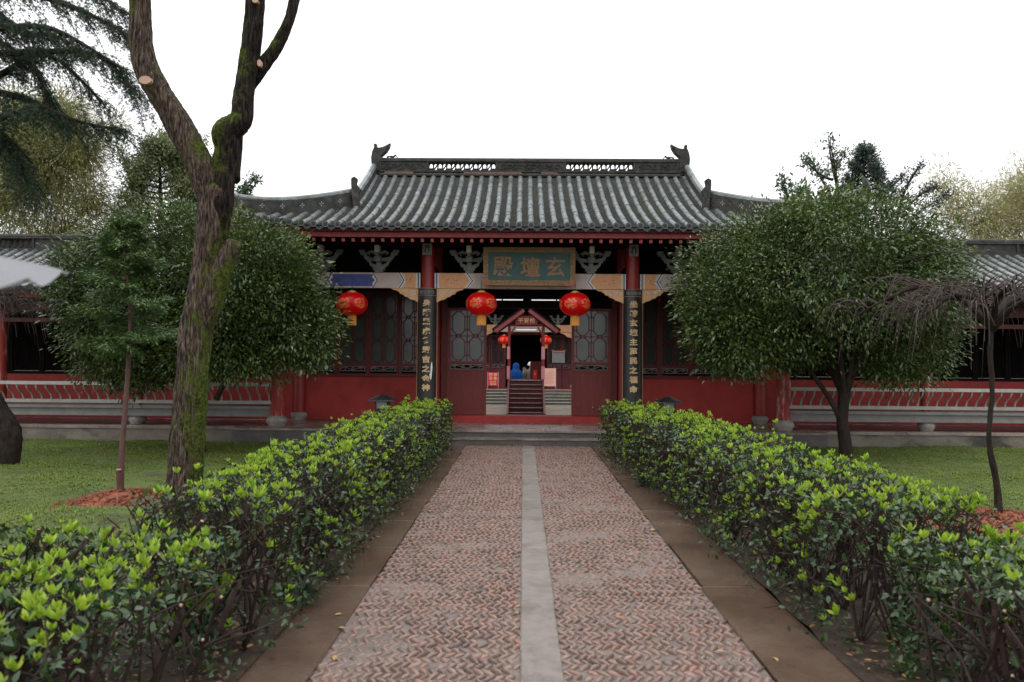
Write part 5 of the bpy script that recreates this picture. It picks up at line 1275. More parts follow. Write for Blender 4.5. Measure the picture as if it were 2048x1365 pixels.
# --- weathered leaf crowns
def ellipsoid_leaves(lobes, n, lsize, droop=.25, shell=(.72, 1.0), clump=.12, per=26, seed=3, lump=.22, templ=LEAF_S, newfrac=.1):
    """lobes: (centre, radii) ellipsoids; leaf clumps on their outer shells"""
    r_ = np.random.default_rng(seed); vol = np.array([lo[1][0] * lo[1][2] for lo in lobes]); vol = vol / vol.sum(); P = []; D = []; NW = []
    ncl = n // per
    for li, (c, rd) in enumerate(lobes):
        k = int(ncl * vol[li]); d = unit(r_.normal(size=(k, 3))); s_ = r_.uniform(shell[0], shell[1], k) ** 1
        lum = np.array([1 + lump * noise.noise(Vector(q) * 2.6 + Vector((li * 3.1, seed, 0))) + .5 * lump * noise.noise(Vector(q) * 7 + Vector((li, 0, seed))) for q in d])
        cen = np.array(c) + d * np.array(rd) * (s_ * lum)[:, None]
        keep = np.ones(k, bool)
        for lj, (c2, rd2) in enumerate(lobes):
            if lj != li: keep &= (((cen - np.array(c2)) / np.array(rd2)) ** 2).sum(1) > .45
        cen = cen[keep]; d = d[keep]; k = len(cen)
        off = r_.normal(size=(k, per, 3)) * clump * np.array([1, 1, .8])
        pos = cen[:, None] + off; ld = unit((d[:, None] * .6 + off / clump * .55 + np.array([0, 0, -droop])).reshape(-1, 3) + r_.normal(size=(k * per, 3)) * .35)
        P.append(pos.reshape(-1, 3)); D.append(ld)
        nw = np.repeat(r_.random(k) < newfrac * (1 + 2.5 * np.clip(d[:, 2], 0, 1)), per); NW.append(nw)
    P = np.concatenate(P); D = np.concatenate(D); NW = np.concatenate(NW); up = np.array([0, 0, 1.0]) + r_.normal(size=D.shape) * .45
    return scatter(templ[0], templ[1], P, frames(D, up), r_.uniform(.6, 1.15, (len(P), 1)) * lsize, NW.astype(int))
def lobes_px(lst, Y, depth=1.0):
    out_ = []
    for px, py, rx, ry, dy in lst:
        c = at(px, py, Y + dy); s2 = FPX / (Y + dy); out_.append(((c.x, c.y, c.z), (rx / s2, max(rx, ry) / s2 * depth, ry / s2)))
    return out_
def round_tree(Y, base_px, lst, label, seed, n=46000, forks=None, group='dense round evergreen trees on the lawns', bigtrunk=.105):
    bpt = ground(base_px[0], base_px[1]); t = thing('round_tree', (bpt.x, bpt.y, 0), label, 'tree', group); Y = bpt.y
    lb = lobes_px(lst, Y, .85); mb = MB(); r_ = random.Random(seed)
    main = lb[0][0]; fk = Vector((bpt.x + .02, Y, 1.12))
    limb(mb, [(bpt.x + .06, Y, -.05), (bpt.x + .02, Y, .35), (bpt.x - .02, Y, .7), tuple(fk)], [bigtrunk * 1.15, bigtrunk, bigtrunk * .9, bigtrunk * .95], 20, 8, .008)
    nb = 9
    for i in range(nb):
        a = 2 * math.pi * i / nb + r_.uniform(-.2, .2); rx = lb[0][1][0] * .7; e = Vector((main[0] + math.cos(a) * rx * r_.uniform(.5, 1), main[1] + math.sin(a) * rx * .8, main[2] + r_.uniform(-.4, .6)))
        mid = fk.lerp(e, .45) + Vector((r_.uniform(-.1, .1), r_.uniform(-.1, .1), .12))
        limb(mb, [fk + Vector((0, 0, -.15)), fk.lerp(mid, .5) + Vector((0, 0, .05)), mid, e], [bigtrunk * .5, bigtrunk * .42, bigtrunk * .32, .02], 10, 5)
        for q in range(4):
            e2 = mid.lerp(e, r_.uniform(.2, .9)); f2 = e2 + Vector((r_.uniform(-.8, .8), r_.uniform(-.7, .7), r_.uniform(-.3, .7))); limb(mb, [e2, e2.lerp(f2, .5) + Vector((0, 0, .08)), f2], [.03, .02, .008], 6, 3)
    if forks:
        for P, Rr in forks: limb(mb, [tuple(at(px, py, Y)) for px, py in P], Rr, 14, 6, .005)
    mb.build('trunk', M['bark_dark'], t, smooth=60)
    A = ellipsoid_leaves(lb, int(n * 2.3), .085, seed=seed, clump=.12, lump=.34, droop=.15, per=38, templ=LEAF_S)
    B = ellipsoid_leaves(lb, n // 3, .13, seed=seed + 5, shell=(.35, .75), clump=.2, newfrac=0)
    V, F, MI = cat_meshes([A, B]); np_mesh('crown', V, F, [M['osm'], M['osm_new']], t, mi=MI)
    return t
round_tree(13.8, (1687, 918), [(1640, 562, 255, 150, 0), (1480, 640, 108, 100, -.3), (1810, 585, 112, 115, .2), (1700, 480, 160, 88, 0), (1600, 508, 132, 90, .0), (1445, 590, 80, 90, .1), (1790, 690, 110, 80, .2), (1460, 700, 70, 42, -.1), (1590, 670, 90, 60, .2)],
           'dense round evergreen tree with a short forked trunk in plain view before the corridor', 11, 52000,
           [([(1690, 860), (1660, 800), (1610, 730), (1570, 690)], [.055, .045, .035, .025])])
round_tree(12.6, (392, 905), [(420, 575, 215, 148, 0), (225, 610, 105, 110, -.2), (566, 605, 86, 108, -.2), (330, 500, 140, 84, 0), (510, 528, 108, 72, .0), (618, 665, 52, 66, -.2), (470, 690, 150, 70, 0), (270, 700, 120, 80, .2), (150, 560, 55, 65, 0)],
           'dense round evergreen tree mostly behind the forked mossy trunk', 23, 52000, [([(432, 800), (470, 730), (520, 690)], [.05, .04, .03])])
# low leafy sprig of the round tree right is part of its crown
# --- soil mounds
def mound(c, rx, ry, h, label):
    t = thing('soil_mound', (c.x, c.y, 0), label, 'soil mound', 'red soil mounds at the foot of the young trees')
    mb = MB(); n = 44; k = 16; vs = [(c.x, c.y, h)]
    for i in range(1, k + 1):
        for j in range(n):
            a = 2 * math.pi * j / n; q = i / k; x, y = c.x + rx * q * math.cos(a) * (1 + .08 * math.sin(3 * a)), c.y + ry * q * math.sin(a)
            vs.append((x, y, h * (1 - q ** 2.2) - .02 + .035 * noise.noise(Vector((x, y, 0)) * 5) + .02 * noise.noise(Vector((x, y, 0)) * 16)))
    fs = [(0, 1 + j, 1 + (j + 1) % n) for j in range(n)] + [(1 + (i - 1) * n + j, 1 + i * n + j, 1 + i * n + (j + 1) % n, 1 + (i - 1) * n + (j + 1) % n) for i in range(1, k) for j in range(n)]
    mb.add(vs, fs); mb.build('heap', M['redsoil'], t, smooth=60)
    q = 1400; a = rng.uniform(0, 6.28, q); rr = np.sqrt(rng.uniform(0, 1.55, q)); pos = np.stack([c.x + rx * rr * np.cos(a), c.y + ry * rr * np.sin(a), h * (1 - np.clip(rr, 0, 1) ** 2.2) - .01], 1)
    tv = np.array([(1, 0, 0), (-1, 0, 0), (0, 1, 0), (0, -1, 0), (0, 0, 1), (0, 0, -1)], float) + rng.uniform(-.2, .2, (6, 3)); tf = np.array([(0, 2, 4), (2, 1, 4), (1, 3, 4), (3, 0, 4), (2, 0, 5), (1, 2, 5), (3, 1, 5), (0, 3, 5)])
    V, F, _ = scatter(tv, tf, pos, frames(unit(rng.normal(size=(q, 3)))), rng.uniform(.006, .026, (q, 1)) * rng.uniform(.6, 1.2, (q, 3))); np_mesh('clods', V, F, M['redsoil'], t, kind='stuff')
    return t
mound(MOUND_L, .62, .55, .13, 'round mound of red soil at the foot of the conifer sapling'); mound(MOUND_R, .72, .6, .12, 'mound of red soil at the foot of the weeping tree')
# --- conifer sapling
SY = MOUND_L.y + .05
def SP_(px, py, dy=0): return at(px, py, SY + dy)
sb = SP_(240, 985); sap = thing('conifer_sapling', (sb.x, SY, .05), 'young conifer sapling with flat green sprays growing from red soil', 'tree')
mb = MB(); stem_pts = [tuple(SP_(240, 990)), tuple(SP_(244, 900)), tuple(SP_(252, 800)), tuple(SP_(258, 700)), tuple(SP_(260, 620)), tuple(SP_(252, 540)), tuple(SP_(246, 480)), tuple(SP_(243, 440))]
limb(mb, stem_pts, [.042, .032, .028, .024, .020, .015, .010, .004], 12, 8, .003)
limb(mb, [tuple(SP_(240, 980)), tuple(SP_(238, 940, -.03))], [.035, .032], 10, 4)
mb.build('trunk', mat('reddish_sapling_bark', (.12, .05, .04), (.06, .03, .025), 12, .6, .5, 40), sap, smooth=60)
MB().tube([tuple(SP_(238, 940, -.03)), tuple(SP_(238, 938, -.03))], [.030, .026], 10).build('cut_stub', M['cut'], sap)
needles = []; tw = MB(); C = smooth_path(stem_pts, 10); r_ = random.Random(5)
NP = []; ND = []
for q in range(46):
    tt = .42 + .56 * (q / 45) ** .9; i = int(tt * (len(C) - 1)); p = C[i]; a = r_.uniform(0, 2 * math.pi)
    L_ = (.56 * (1 - (tt - .42) / .6) ** .8 + .10) * r_.uniform(.7, 1.1)
    if tt < .5: L_ *= .8
    d = Vector((math.cos(a), math.sin(a) * .8, r_.uniform(-.05, .55)))
    pts = [p + d * L_ * u + Vector((0, 0, -.20 * L_ * u * u)) for u in (0, .25, .5, .75, 1)]
    tw.tube(pts, [.008, .007, .005, .004, .002], 4, caps=False)
    perp = Vector((-math.sin(a), math.cos(a), r_.uniform(-.7, .7))).normalized()
    for u in np.linspace(.12, 1, int(6 + 24 * L_)):
        for s_ in (-1, 1):
            l2 = L_ * .38 * (1.12 - u) + .04; b3 = p + d * L_ * u + Vector((0, 0, -.2 * L_ * u * u)); e = (d * .55 + perp * s_ * .8).normalized()
            for v in np.linspace(.05, 1, int(3 + l2 * 40)):
                c = b3 + e * l2 * v + Vector((0, 0, -.12 * l2 * v))
                for s2 in (-1, 1): NP.append(tuple(c + Vector((0, 0, r_.gauss(0, .02))))); ND.append(tuple(e * .6 + e.cross(Vector((0, 0, 1))) * s2 * .7 + Vector((0, 0, r_.uniform(-.7, .25)))))
tw.build('twigs', M['twig'], sap)
NP = np.array(NP); ND = unit(np.array(ND)); V, F, _ = scatter(LEAF_S[0], LEAF_S[1], NP, frames(ND, np.tile([0, 0, 1.0], (len(ND), 1)) + rng.normal(size=ND.shape) * .3), rng.uniform(.7, 1.2, (len(NP), 1)) * .052)
np_mesh('crown', V, F, M['fir'], sap)
# --- weeping bare trees
def weeping(name_label, top, base_pts, Y, box, n, seed, trunk_r, spread, kind=0):
    b = at(*base_pts[0], Y); t = thing('weeping_tree', (b.x, Y, 0), name_label, 'tree', 'bare weeping trees on the lawns'); mb = MB()
    limb(mb, [tuple(at(px, py, Y)) for px, py in base_pts], trunk_r, 28, 12, .008 + .03 * max(trunk_r) if max(trunk_r) < .1 else .028)
    r_ = random.Random(seed); tp = at(*top, Y); mains = []
    for i in range(11):
        a = 2 * math.pi * i / 11 + r_.uniform(-.2, .2); L_ = r_.uniform(.55, 1.0) * spread
        e = tp + Vector((math.cos(a) * L_, math.sin(a) * L_, r_.uniform(-.1, .16))); m1 = tp.lerp(e, .5) + Vector((0, 0, .22 + r_.uniform(0, .12)))
        k1 = tp.lerp(m1, .5) + Vector((r_.uniform(-.06, .06), r_.uniform(-.06, .06), .05))
        pts = [tp + Vector((0, 0, -.1)), k1, m1, m1.lerp(e, .5) + Vector((0, 0, r_.uniform(0, .08))), e]; limb(mb, pts, [.036, .027, .021, .015, .009], 8, 4); mains.append(smooth_path(pts, 4))
    mb.build('trunk', M['bark_dark'], t, smooth=60)
    tw = MB()
    for i in range(n):
        P = r_.choice(mains); k = r_.randrange(4, len(P)); p = P[k]; out_ = (p - tp); out_.z = 0; out_ = out_.normalized() if out_.length > .01 else Vector((1, 0, 0))
        a = r_.uniform(-1.2, 1.2); d = Matrix.Rotation(a, 3, 'Z') @ out_; L_ = r_.uniform(.30, .95); up = r_.uniform(.03, .20); fall = r_.uniform(.12, .62) * (.5 + L_)
        pts = [p + d * L_ * u * (1 - .25 * u) + Vector((0, 0, up * math.sin(min(u * 2.4, 3.14)) - fall * u * u * u)) + Vector((r_.uniform(-.01, .01), r_.uniform(-.01, .01), 0)) for u in (0, .15, .3, .45, .6, .8, 1)]
        tw.tube(pts, [.0085, .0075, .006, .005, .004, .003, .0018], 5, caps=False)
        if r_.random() < .8:
            b3 = pts[r_.choice((2, 3, 4))]; d2 = Matrix.Rotation(r_.uniform(-1, 1), 3, 'Z') @ d; q2 = r_.uniform(.15, .45)
            pts2 = [b3 + d2 * q2 * u + Vector((0, 0, .10 * math.sin(u * 2.2) - .45 * q2 * u * u * 2)) for u in (0, .25, .5, .75, 1)]; tw.tube(pts2, [.005, .0045, .004, .003, .002], 4, caps=False)
    tw.build('twigs', M['weep'], t, smooth=60)
    return t
WY_R = MOUND_R.y
weeping('bare weeping tree with arching twigs and a thin bent trunk on red soil', (1985, 640), [(1998, 1030), (1992, 960), (1978, 880), (1984, 780), (1980, 700), (1985, 640)], WY_R, None, 190, 4, [.042, .032, .028, .025, .027, .032], 1.35)
weeping('bare weeping tree with a thick gnarled dark trunk cut off by the picture edge', (-70, 620), [(5, 940), (12, 900), (18, 860), (-10, 820), (-30, 760), (-60, 680), (-70, 620)], 12.0, None, 200, 9, [.22, .20, .16, .17, .13, .10, .08], 1.2)
# --- dark cedar hanging in from the left
CY = 10.5
def cedar():
    b = at(-330, 700, CY); t = thing('cedar_tree', (b.x, CY, 0), 'dark drooping cedar reaching in at the upper edge', 'tree'); mb = MB(); r_ = random.Random(8)
    limb(mb, [(b.x, CY, -.1), (b.x + .1, CY, 3), (b.x + .05, CY, 6), (b.x, CY, 9.5)], [.28, .22, .17, .08], 16, 8, .01)
    NP = []; ND = []; TW = MB()
    starts = [((-330, 180), (-120, 120), (60, 105), (190, 110), (262, 175), .1), ((-330, 60), (-120, 0), (60, -10), (180, 30), (262, 75), -.3), ((-330, 330), (-150, 200), (-10, 155), (95, 110), (200, 200), .3),
              ((-330, 260), (-140, 180), (20, 190), (130, 235), (235, 262), .0), ((-330, 420), (-180, 310), (-60, 260), (20, 300), (70, 370), .3), ((-330, -40), (-120, -80), (40, -70), (150, -40), (240, 20), .2),
              ((-330, 120), (-140, 60), (10, 55), (110, 60), (240, 135), -.6), ((-330, 380), (-170, 340), (-80, 300), (0, 240), (60, 215), -.4), ((-330, 150), (-150, 90), (-20, 80), (60, 130), (100, 200), .6), ((-330,-20),(-160,-20),(-30,10),(40,60),(110,70),.4),
              ((-330, 300), (-170, 250), (-60, 240), (10, 270), (40, 330), -.2)]
    for a_, b_, c_, d_, e_, dy in starts:
        pts = [at(*a_, CY + dy * .3), at(*b_, CY + dy * .7), at(*c_, CY + dy), at(*d_, CY + dy * 1.2), at(*e_, CY + dy * 1.4)]
        limb(mb, pts, [.085, .06, .045, .028, .010], 8, 5); C = smooth_path(pts, 14)
        for i in range(8, len(C)):
            for rep in range(2):
                p = C[i]; tdir = (C[min(i + 1, len(C) - 1)] - C[i - 1]).normalized(); a = r_.uniform(0, 6.28)
                d = (tdir * .7 + Vector((0, math.cos(a), math.sin(a) * .35)) * .9 + Vector((r_.uniform(-.2, .2), 0, 0))).normalized(); L_ = r_.uniform(.18, .55)
                q = [p + d * L_ * u + Vector((0, 0, -L_ * .55 * u * u)) for u in (0, .33, .66, 1)]; TW.tube(q, [.008, .006, .004, .002], 3, caps=False)
                for u in np.linspace(.1, 1.0, int(5 + L_ * 26)):
                    c = p + d * L_ * u + Vector((0, 0, -L_ * .55 * u * u)); NP.append(tuple(c + Vector((r_.gauss(0, .015), r_.gauss(0, .015), r_.gauss(0, .012))))); ND.append((r_.gauss(0, 1), r_.gauss(0, 1), r_.gauss(.3, 1)))
                    if r_.random() < .35:
                        hang = Vector((r_.gauss(0, .06), r_.gauss(0, .06), -r_.uniform(.05, .16))); 
                        for w in (.3, .65, 1): NP.append(tuple(c + hang * w)); ND.append((r_.gauss(0, 1), r_.gauss(0, 1), r_.gauss(-.5, 1)))
    mb.build('trunk', M['bark_dark'], t, smooth=60); TW.build('twigs', M['bark_dark'], t)
    NP = np.array(NP); ND = unit(np.array(ND)); tv, tf = tuft(9, .042, 1.6, .0022, 3); V, F, _ = scatter(tv, tf, NP, frames(ND)[:, :, [0, 2, 1]], rng.uniform(.7, 1.25, (len(NP), 1)))
    np_mesh('crown', V, F, M['cedar'], t)
cedar()
# --- bamboo behind the corridors
def bamboo(lst, Y, label, seed, n, m, lsize=.17, clump=.26, culms=14, shell=(.15, 1.05), group='bamboo clumps beyond the corridors'):
    lb = lobes_px(lst, Y, .7); c0 = lb[0][0]; t = thing('bamboo_clump', (c0[0], Y, -.1), label, 'bamboo', group); r_ = random.Random(seed); mb = MB()
    for i in range(culms):
        lo = r_.choice(lb); x = c0[0] + r_.uniform(-1, 1) * lb[0][1][0]; e = Vector((lo[0][0] + r_.uniform(-.6, .6) * lo[1][0], lo[0][1] + r_.uniform(-.5, .5), lo[0][2] + lo[1][2] * r_.uniform(.3, 1.0)))
        b = Vector((x, Y + r_.uniform(-.8, .8), -.1)); limb(mb, [b, b + Vector((0, 0, e.z * .5)), b.lerp(e, .8) + Vector((0, 0, e.z * .14)), e], [.028, .022, .012, .004], 6, 5)
    mb.build('culms', M['culm'], t)
    V, F, _ = ellipsoid_leaves(lb, n, lsize, droop=.35, shell=shell, clump=clump, per=44, seed=seed, lump=.5, templ=(LEAF_L[0] * np.array([1.15, 1, 1]), LEAF_L[1])); np_mesh('leaves', V, F, m, t)
bamboo([(80, 330, 95, 110, 0), (100, 440, 100, 60, 0), (30, 250, 70, 90, 1), (160, 300, 62, 70, 0), (70, 420, 100, 60, 0), (185, 390, 38, 60, 0), (120, 230, 60, 60, .5), (10, 380, 60, 80, 0), (225, 250, 25, 20, 0)], 24.5, 'olive bamboo clump rising above the corridor roof behind the cedar', 5, 70000, M['bamboo'], .19, .26, 10)
bamboo([(1960, 440, 70, 60, 0), (2030, 400, 50, 60, 1), (1910, 395, 40, 40, 0), (1880, 360, 25, 25, 0), (2040, 460, 40, 50, 0), (2075, 400, 50, 90, 0), (1990, 470, 80, 30, .5)], 28, 'pale straw coloured bamboo clump beyond the corridor behind the weeping tree', 6, 26000, M['bamboo_pale'], .19, .30, 6)
# --- loose trees behind
def loose_tree(trunk, branches, Y, label, seed, m, lsize, per=12, dens=16, clump=.12, templ=LEAF_S, tr=.14, side=.55, cat='tree', group='trees behind the hall and corridors', needles=False):
    b = at(*trunk[0], Y); t = thing('background_tree', (b.x, Y, -.1), label, cat, group); mb = MB(); r_ = random.Random(seed)
    limb(mb, [(b.x, Y, -.1)] + [tuple(at(px, py, Y)) for px, py in trunk], [tr] + list(np.linspace(tr * .8, .012, len(trunk))), 8, 4)
    P = []; D = []
    for br_ in branches:
        dy = r_.uniform(-.5, .5); pts = [at(px, py, Y + dy * (i > 0)) for i, (px, py) in enumerate(br_)]; limb(mb, pts, list(np.linspace(.04, .01, len(pts))), 6, 4); C = smooth_path(pts, 10)
        for i in range(6, len(C)):
            for rep in range(dens // 4):
                p = C[i]; td = (C[i] - C[i - 1]).normalized(); d = (td * .6 + Vector((r_.gauss(0, 1), r_.gauss(0, 1), r_.gauss(0, .8))) * .55).normalized(); L_ = r_.uniform(.2, 1) * side * (1 - .5 * i / len(C))
                mb.tube([p, p + d * L_], [.008, .003], 3, caps=False)
                for q in range(per):
                    u = r_.uniform(.3, 1.05); P.append(tuple(p + d * L_ * u + Vector((r_.gauss(0, clump), r_.gauss(0, clump), r_.gauss(0, clump))))); D.append((r_.gauss(d.x, .8), r_.gauss(d.y, .8), r_.gauss(d.z + .1, .8)))
    mb.build('trunk', M['bark_dark'], t)
    P = np.array(P); D = unit(np.array(D)); V, F, _ = scatter(templ[0], templ[1], P, frames(D, np.array([0, 0, 1.0]) + rng.normal(size=D.shape) * .6), rng.uniform(.6, 1.2, (len(P), 1)) * lsize); np_mesh('crown', V, F, m, t)
r9 = random.Random(9)
cb = []
for py in range(290, 440, 11):
    w = 12 + (py - 290) * .55
    for s_ in (-1, 1):
        cb.append([(322, py + 10), (322 + s_ * w * .5, py + 4), (322 + s_ * w * r9.uniform(.85, 1.15), py - r9.uniform(-4, 12))])
cb += [[(300, 420), (265, 350), (240, 300)], [(300, 420), (270, 370), (252, 330)], [(330, 400), (370, 330), (405, 285)], [(340, 420), (390, 370), (410, 320)], [(320, 400), (320, 330), (318, 285)]]
loose_tree([(322, 520), (322, 420), (320, 340), (318, 280)], cb, 25, 'olive green loose tree rising behind the fork of the mossy trunk', 31, M['bgtree2'], .115, 10, 16, .10, side=.75)
loose_tree([(1735, 520), (1732, 400), (1728, 340), (1727, 298)], [[(1731, py + 8), (1731 + s_ * (1 + (py - 298) * .26), py + 3), (1731 + s_ * (3 + (py - 298) * r9.uniform(.28, .62)), py - r9.uniform(-2, 8))] for py in range(302, 410, 9) for s_ in (-1, 1)], 23, 'dark pointed conifer rising behind the crown of the round tree', 32, M['cedar2'], .10, 7, 12, .06, side=.42, tr=.10, templ=LEAF_S)
loose_tree([(1700, 500), (1680, 400), (1664, 330), (1657, 278)], [[(1690, 440), (1650, 370), (1618, 318)], [(1675, 390), (1668, 330), (1660, 282)], [(1680, 400), (1672, 340), (1690, 308)], [(1665, 360), (1640, 350), (1612, 322)]], 21, 'thin leafed upright branches showing above the round tree beside the conifer', 33, M['bgtree'], .12, 7, 10, .07, side=.45, tr=.07)
loose_tree([(1790, 500), (1800, 420), (1815, 370), (1838, 332)], [[(1795, 430), (1810, 380), (1842, 330)], [(1760, 420), (1780, 380), (1806, 352)], [(1800, 430), (1835, 395), (1870, 372)], [(1820, 440), (1860, 410), (1890, 390)]], 21.5, 'dark tipped side branches showing between the conifer and the pale bamboo', 34, M['cedar2'], .09, 8, 12, .05, side=.36, tr=.06)
loose_tree([(455, 520), (470, 420), (490, 385), (505, 362)], [[(465, 420), (490, 385), (508, 358)], [(465, 415), (478, 395), (488, 380)]], 24, 'light green twig top peeping over the upturned roof corner', 35, M['bgtree'], .15, 8, 10, .07, side=.35, tr=.06)
loose_tree([(1590, 480), (1580, 420), (1570, 380)], [[(1590, 430), (1575, 390), (1565, 362)], [(1590, 430), (1600, 400), (1606, 380)]], 17.8, 'small leafy tip showing between the roof corner and the round tree', 36, M['bgtree'], .12, 8, 8, .06, side=.3, tr=.04)

# ================================================================== HEDGES
ROS = []                                      # a rosette of new leaves
for sd in range(4):
    r_ = random.Random(sd); tv = []; tf = []
    nl = r_.choice((6, 7, 8))
    for i in range(nl):
        a = 2 * math.pi * i / nl * 1.6 + r_.uniform(-.3, .3); el = r_.uniform(.45, 1.25) if i > 1 else 1.4; L_ = r_.uniform(.7, 1.05)
        d = Vector((math.cos(a) * math.cos(el), math.sin(a) * math.cos(el), math.sin(el))); s_ = Vector((-math.sin(a), math.cos(a), 0)); nn = s_.cross(d)
        k = len(tv)
        for (x, y, z) in LEAF[0]: q = d * y * L_ + s_ * x * 1.25 * L_ + nn * z * 1.2; tv.append((q.x, q.y, q.z + .02 * i))
        tf += [tuple(j + k for j in f) for f in LEAF[1]]
    ROS.append((np.array(tv, float), np.array(tf)))
def hedge(label, prof, y0, y1, hgt, seed, dens, axis='y', limef=1.0, darkf=1.0, bare=0.0, lean=0):
    """prof(v) -> (a, b, h) cross extent at position v along the hedge. axis y: runs along y; axis x: runs along x"""
    r_ = random.Random(seed); g_ = np.random.default_rng(seed); L_ = y1 - y0
    def W_(v, c, z): return (c, v, z) if axis == 'y' else (v, c, z)
    mid = prof((y0 + y1) / 2); t = thing('hedge', W_((y0 + y1) / 2, (mid[0] + mid[1]) / 2, .03), label, 'hedge', 'clipped hedges beside the path')
    lines = []; tips = []
    nplants = int(L_ * dens * 14)
    for i in range(nplants):
        v = r_.uniform(y0, y1); a, b, h = prof(v); c = r_.uniform(a + .2 * (b - a), b - .2 * (b - a)); base = Vector(W_(v, c, .02))
        for k in range(r_.choice((3, 4, 5))):
            v2 = v + r_.gauss(0, .22); c2 = c + r_.gauss(0, .26); a2, b2, h2 = prof(min(max(v2, y0), y1)); c2 = min(max(c2, a2 - .02), b2 + .02)
            hh = h2 * r_.uniform(.80, 1.0); e = Vector(W_(v2, c2, hh)); m = base.lerp(e, .5) + Vector((r_.gauss(0, .05), r_.gauss(0, .05), r_.gauss(0, .05))); rr = r_.uniform(.006, .012) * (1.3 if bare else 1)
            lines.append(([base, base.lerp(m, .5) + Vector((r_.gauss(0, .02), r_.gauss(0, .02), 0)), m, m.lerp(e, .5) + Vector((r_.gauss(0, .02), r_.gauss(0, .02), 0)), e], [rr, rr * .9, rr * .75, rr * .6, rr * (.7 if bare else .45)]))
            for q in range(3):
                s_ = m.lerp(e, r_.uniform(-.2, .95)); f2 = s_ + Vector((r_.gauss(0, .12), r_.gauss(0, .12), r_.uniform(.04, .2))); f2.z = min(f2.z, h2 * 1.02)
                lines.append(([s_, s_.lerp(f2, .5) + Vector((r_.gauss(0, .015), r_.gauss(0, .015), 0)), f2], [rr * .5, rr * .42, rr * .28])); tips.append(tuple(f2))
            tips.append(tuple(e))
            if bare and r_.random() < bare: lines.append(([e - Vector((0, 0, .12)), e + Vector((r_.gauss(0, .02), r_.gauss(0, .02), .02))], [rr * 1.0, rr * .95]))
    for i in range(int(L_ * dens * 420)):      # tangle of thin twigs near the clipped surface
        v = r_.uniform(y0, y1); a, b, h = prof(v); fl_ = r_.random() < .4; c = (r_.choice((a, b)) + r_.gauss(0, .05)) if fl_ else r_.uniform(a, b)
        z = h * (r_.uniform(.12, .95) if fl_ else r_.uniform(.74, .97)); p = Vector(W_(v, c, z)); d = Vector((r_.gauss(0, 1), r_.gauss(0, 1), r_.gauss(.7, .6))).normalized() * r_.uniform(.05, .2); q = p + d; q.z = min(q.z, h * 1.03)
        lines.append(([p, p.lerp(q, .5) + Vector((r_.gauss(0, .012), r_.gauss(0, .012), 0)), q], [.0042, .0036, .0026]))
    sticks(lines, 4).build('stems', M['stem'], t, kind='stuff', smooth=60)
    if bare:
        cm_ = MB()
        for e in tips:
            if r_.random() < bare * .2: cm_.tube([Vector(e) + Vector((0, 0, -.004)), Vector(e) + Vector((r_.gauss(0, .003), 0, .003))], [.006, .0055], 6)
        yb = prof((y0 + y1) / 2)[1]                 # thick cut branches along the far edge
        tk = MB()
        for i in range(int(L_ * 14)):
            v = r_.uniform(y0, y1); a, b, h = prof(v); c = b - abs(r_.gauss(0, .16)); rr = r_.uniform(.005, .0105); top = Vector(W_(v, c, h * r_.uniform(.92, 1.13)))
            bs = Vector(W_(v + r_.gauss(0, .26), c - r_.uniform(.0, .35), .02)); md = bs.lerp(top, .72) + Vector((r_.gauss(0, .05), r_.gauss(0, .05), 0)); dd = (top - md).normalized()
            tk.tube([bs, md, top], [rr * 1.15, rr, rr * .92], 6); cm_.tube([top, top + dd * .003], [rr * .88, rr * .85], 8)
            if r_.random() < .5:
                t2 = md + (dd + Vector((r_.gauss(0, .5), r_.gauss(0, .5), 0))).normalized() * r_.uniform(.08, .16); tk.tube([md, t2], [rr * .8, rr * .72], 6); cm_.tube([t2, t2 + (t2 - md).normalized() * .003], [rr * .66, rr * .64], 8)
        tk.build('cut_branches', M['stem'], t, kind='stuff', smooth=60)
        cm_.build('cut_twig_ends', M['cut'], t, kind='stuff')
    # old leaves
    n = int(L_ * 1900 * darkf * dens); v = g_.uniform(y0, y1, n); A = np.array([prof(q) for q in v]); u = g_.random(n)
    side = g_.random(n); c = A[:, 0] + (A[:, 1] - A[:, 0]) * u; zz = A[:, 2] * (1 - np.abs(g_.normal(0, .16, n))); 
    sd_ = side < .56; lo = side < .28; c = np.where(sd_, np.where(lo, A[:, 0], A[:, 1]) + g_.normal(0, .06, n), c); zz = np.where(sd_, A[:, 2] * g_.uniform(.05, 1, n) ** 1.0, zz)
    z0 = np.zeros(n); P = np.stack([c, v, zz], 1) if axis == 'y' else np.stack([v, c, zz], 1)
    clump = np.array([noise.noise(Vector(p) * 5) for p in P]); P = P[clump > g_.uniform(-.5, .12, n)]; n = len(P)
    D = unit(g_.normal(size=(n, 3)) + np.array([0, 0, .5])); V, F, _ = scatter(LEAF[0] * np.array([1.3, 1, 1]), LEAF[1], P, frames(D, np.array([0, 0, 1.0]) + g_.normal(size=(n, 3)) * .5), g_.uniform(.6, 1.1, (n, 1)) * .052)
    np_mesh('old_leaves', V, F, M['dark_leaf'], t, kind='stuff')
    # new shoots, on top and on the flanks
    n = int(L_ * 305 * limef * dens); v = g_.uniform(y0, y1, n); A = np.array([prof(q) for q in v]); side = g_.random(n)
    c = A[:, 0] + (A[:, 1] - A[:, 0]) * g_.random(n); zz = A[:, 2] + g_.normal(-.02, .05, n); nx = g_.normal(0, .18, n)
    fl = side < .44; left = side < .22; sgn = np.where(left, -1, 1); c = np.where(fl, np.where(left, A[:, 0], A[:, 1]) + sgn * g_.uniform(-.06, .05, n), c); zz = np.where(fl, A[:, 2] * g_.uniform(.08, 1, n) ** .65, zz); nx = np.where(fl, sgn * g_.uniform(.3, .9, n), nx)
    P = np.stack([c, v, zz], 1) if axis == 'y' else np.stack([v, c, zz], 1)
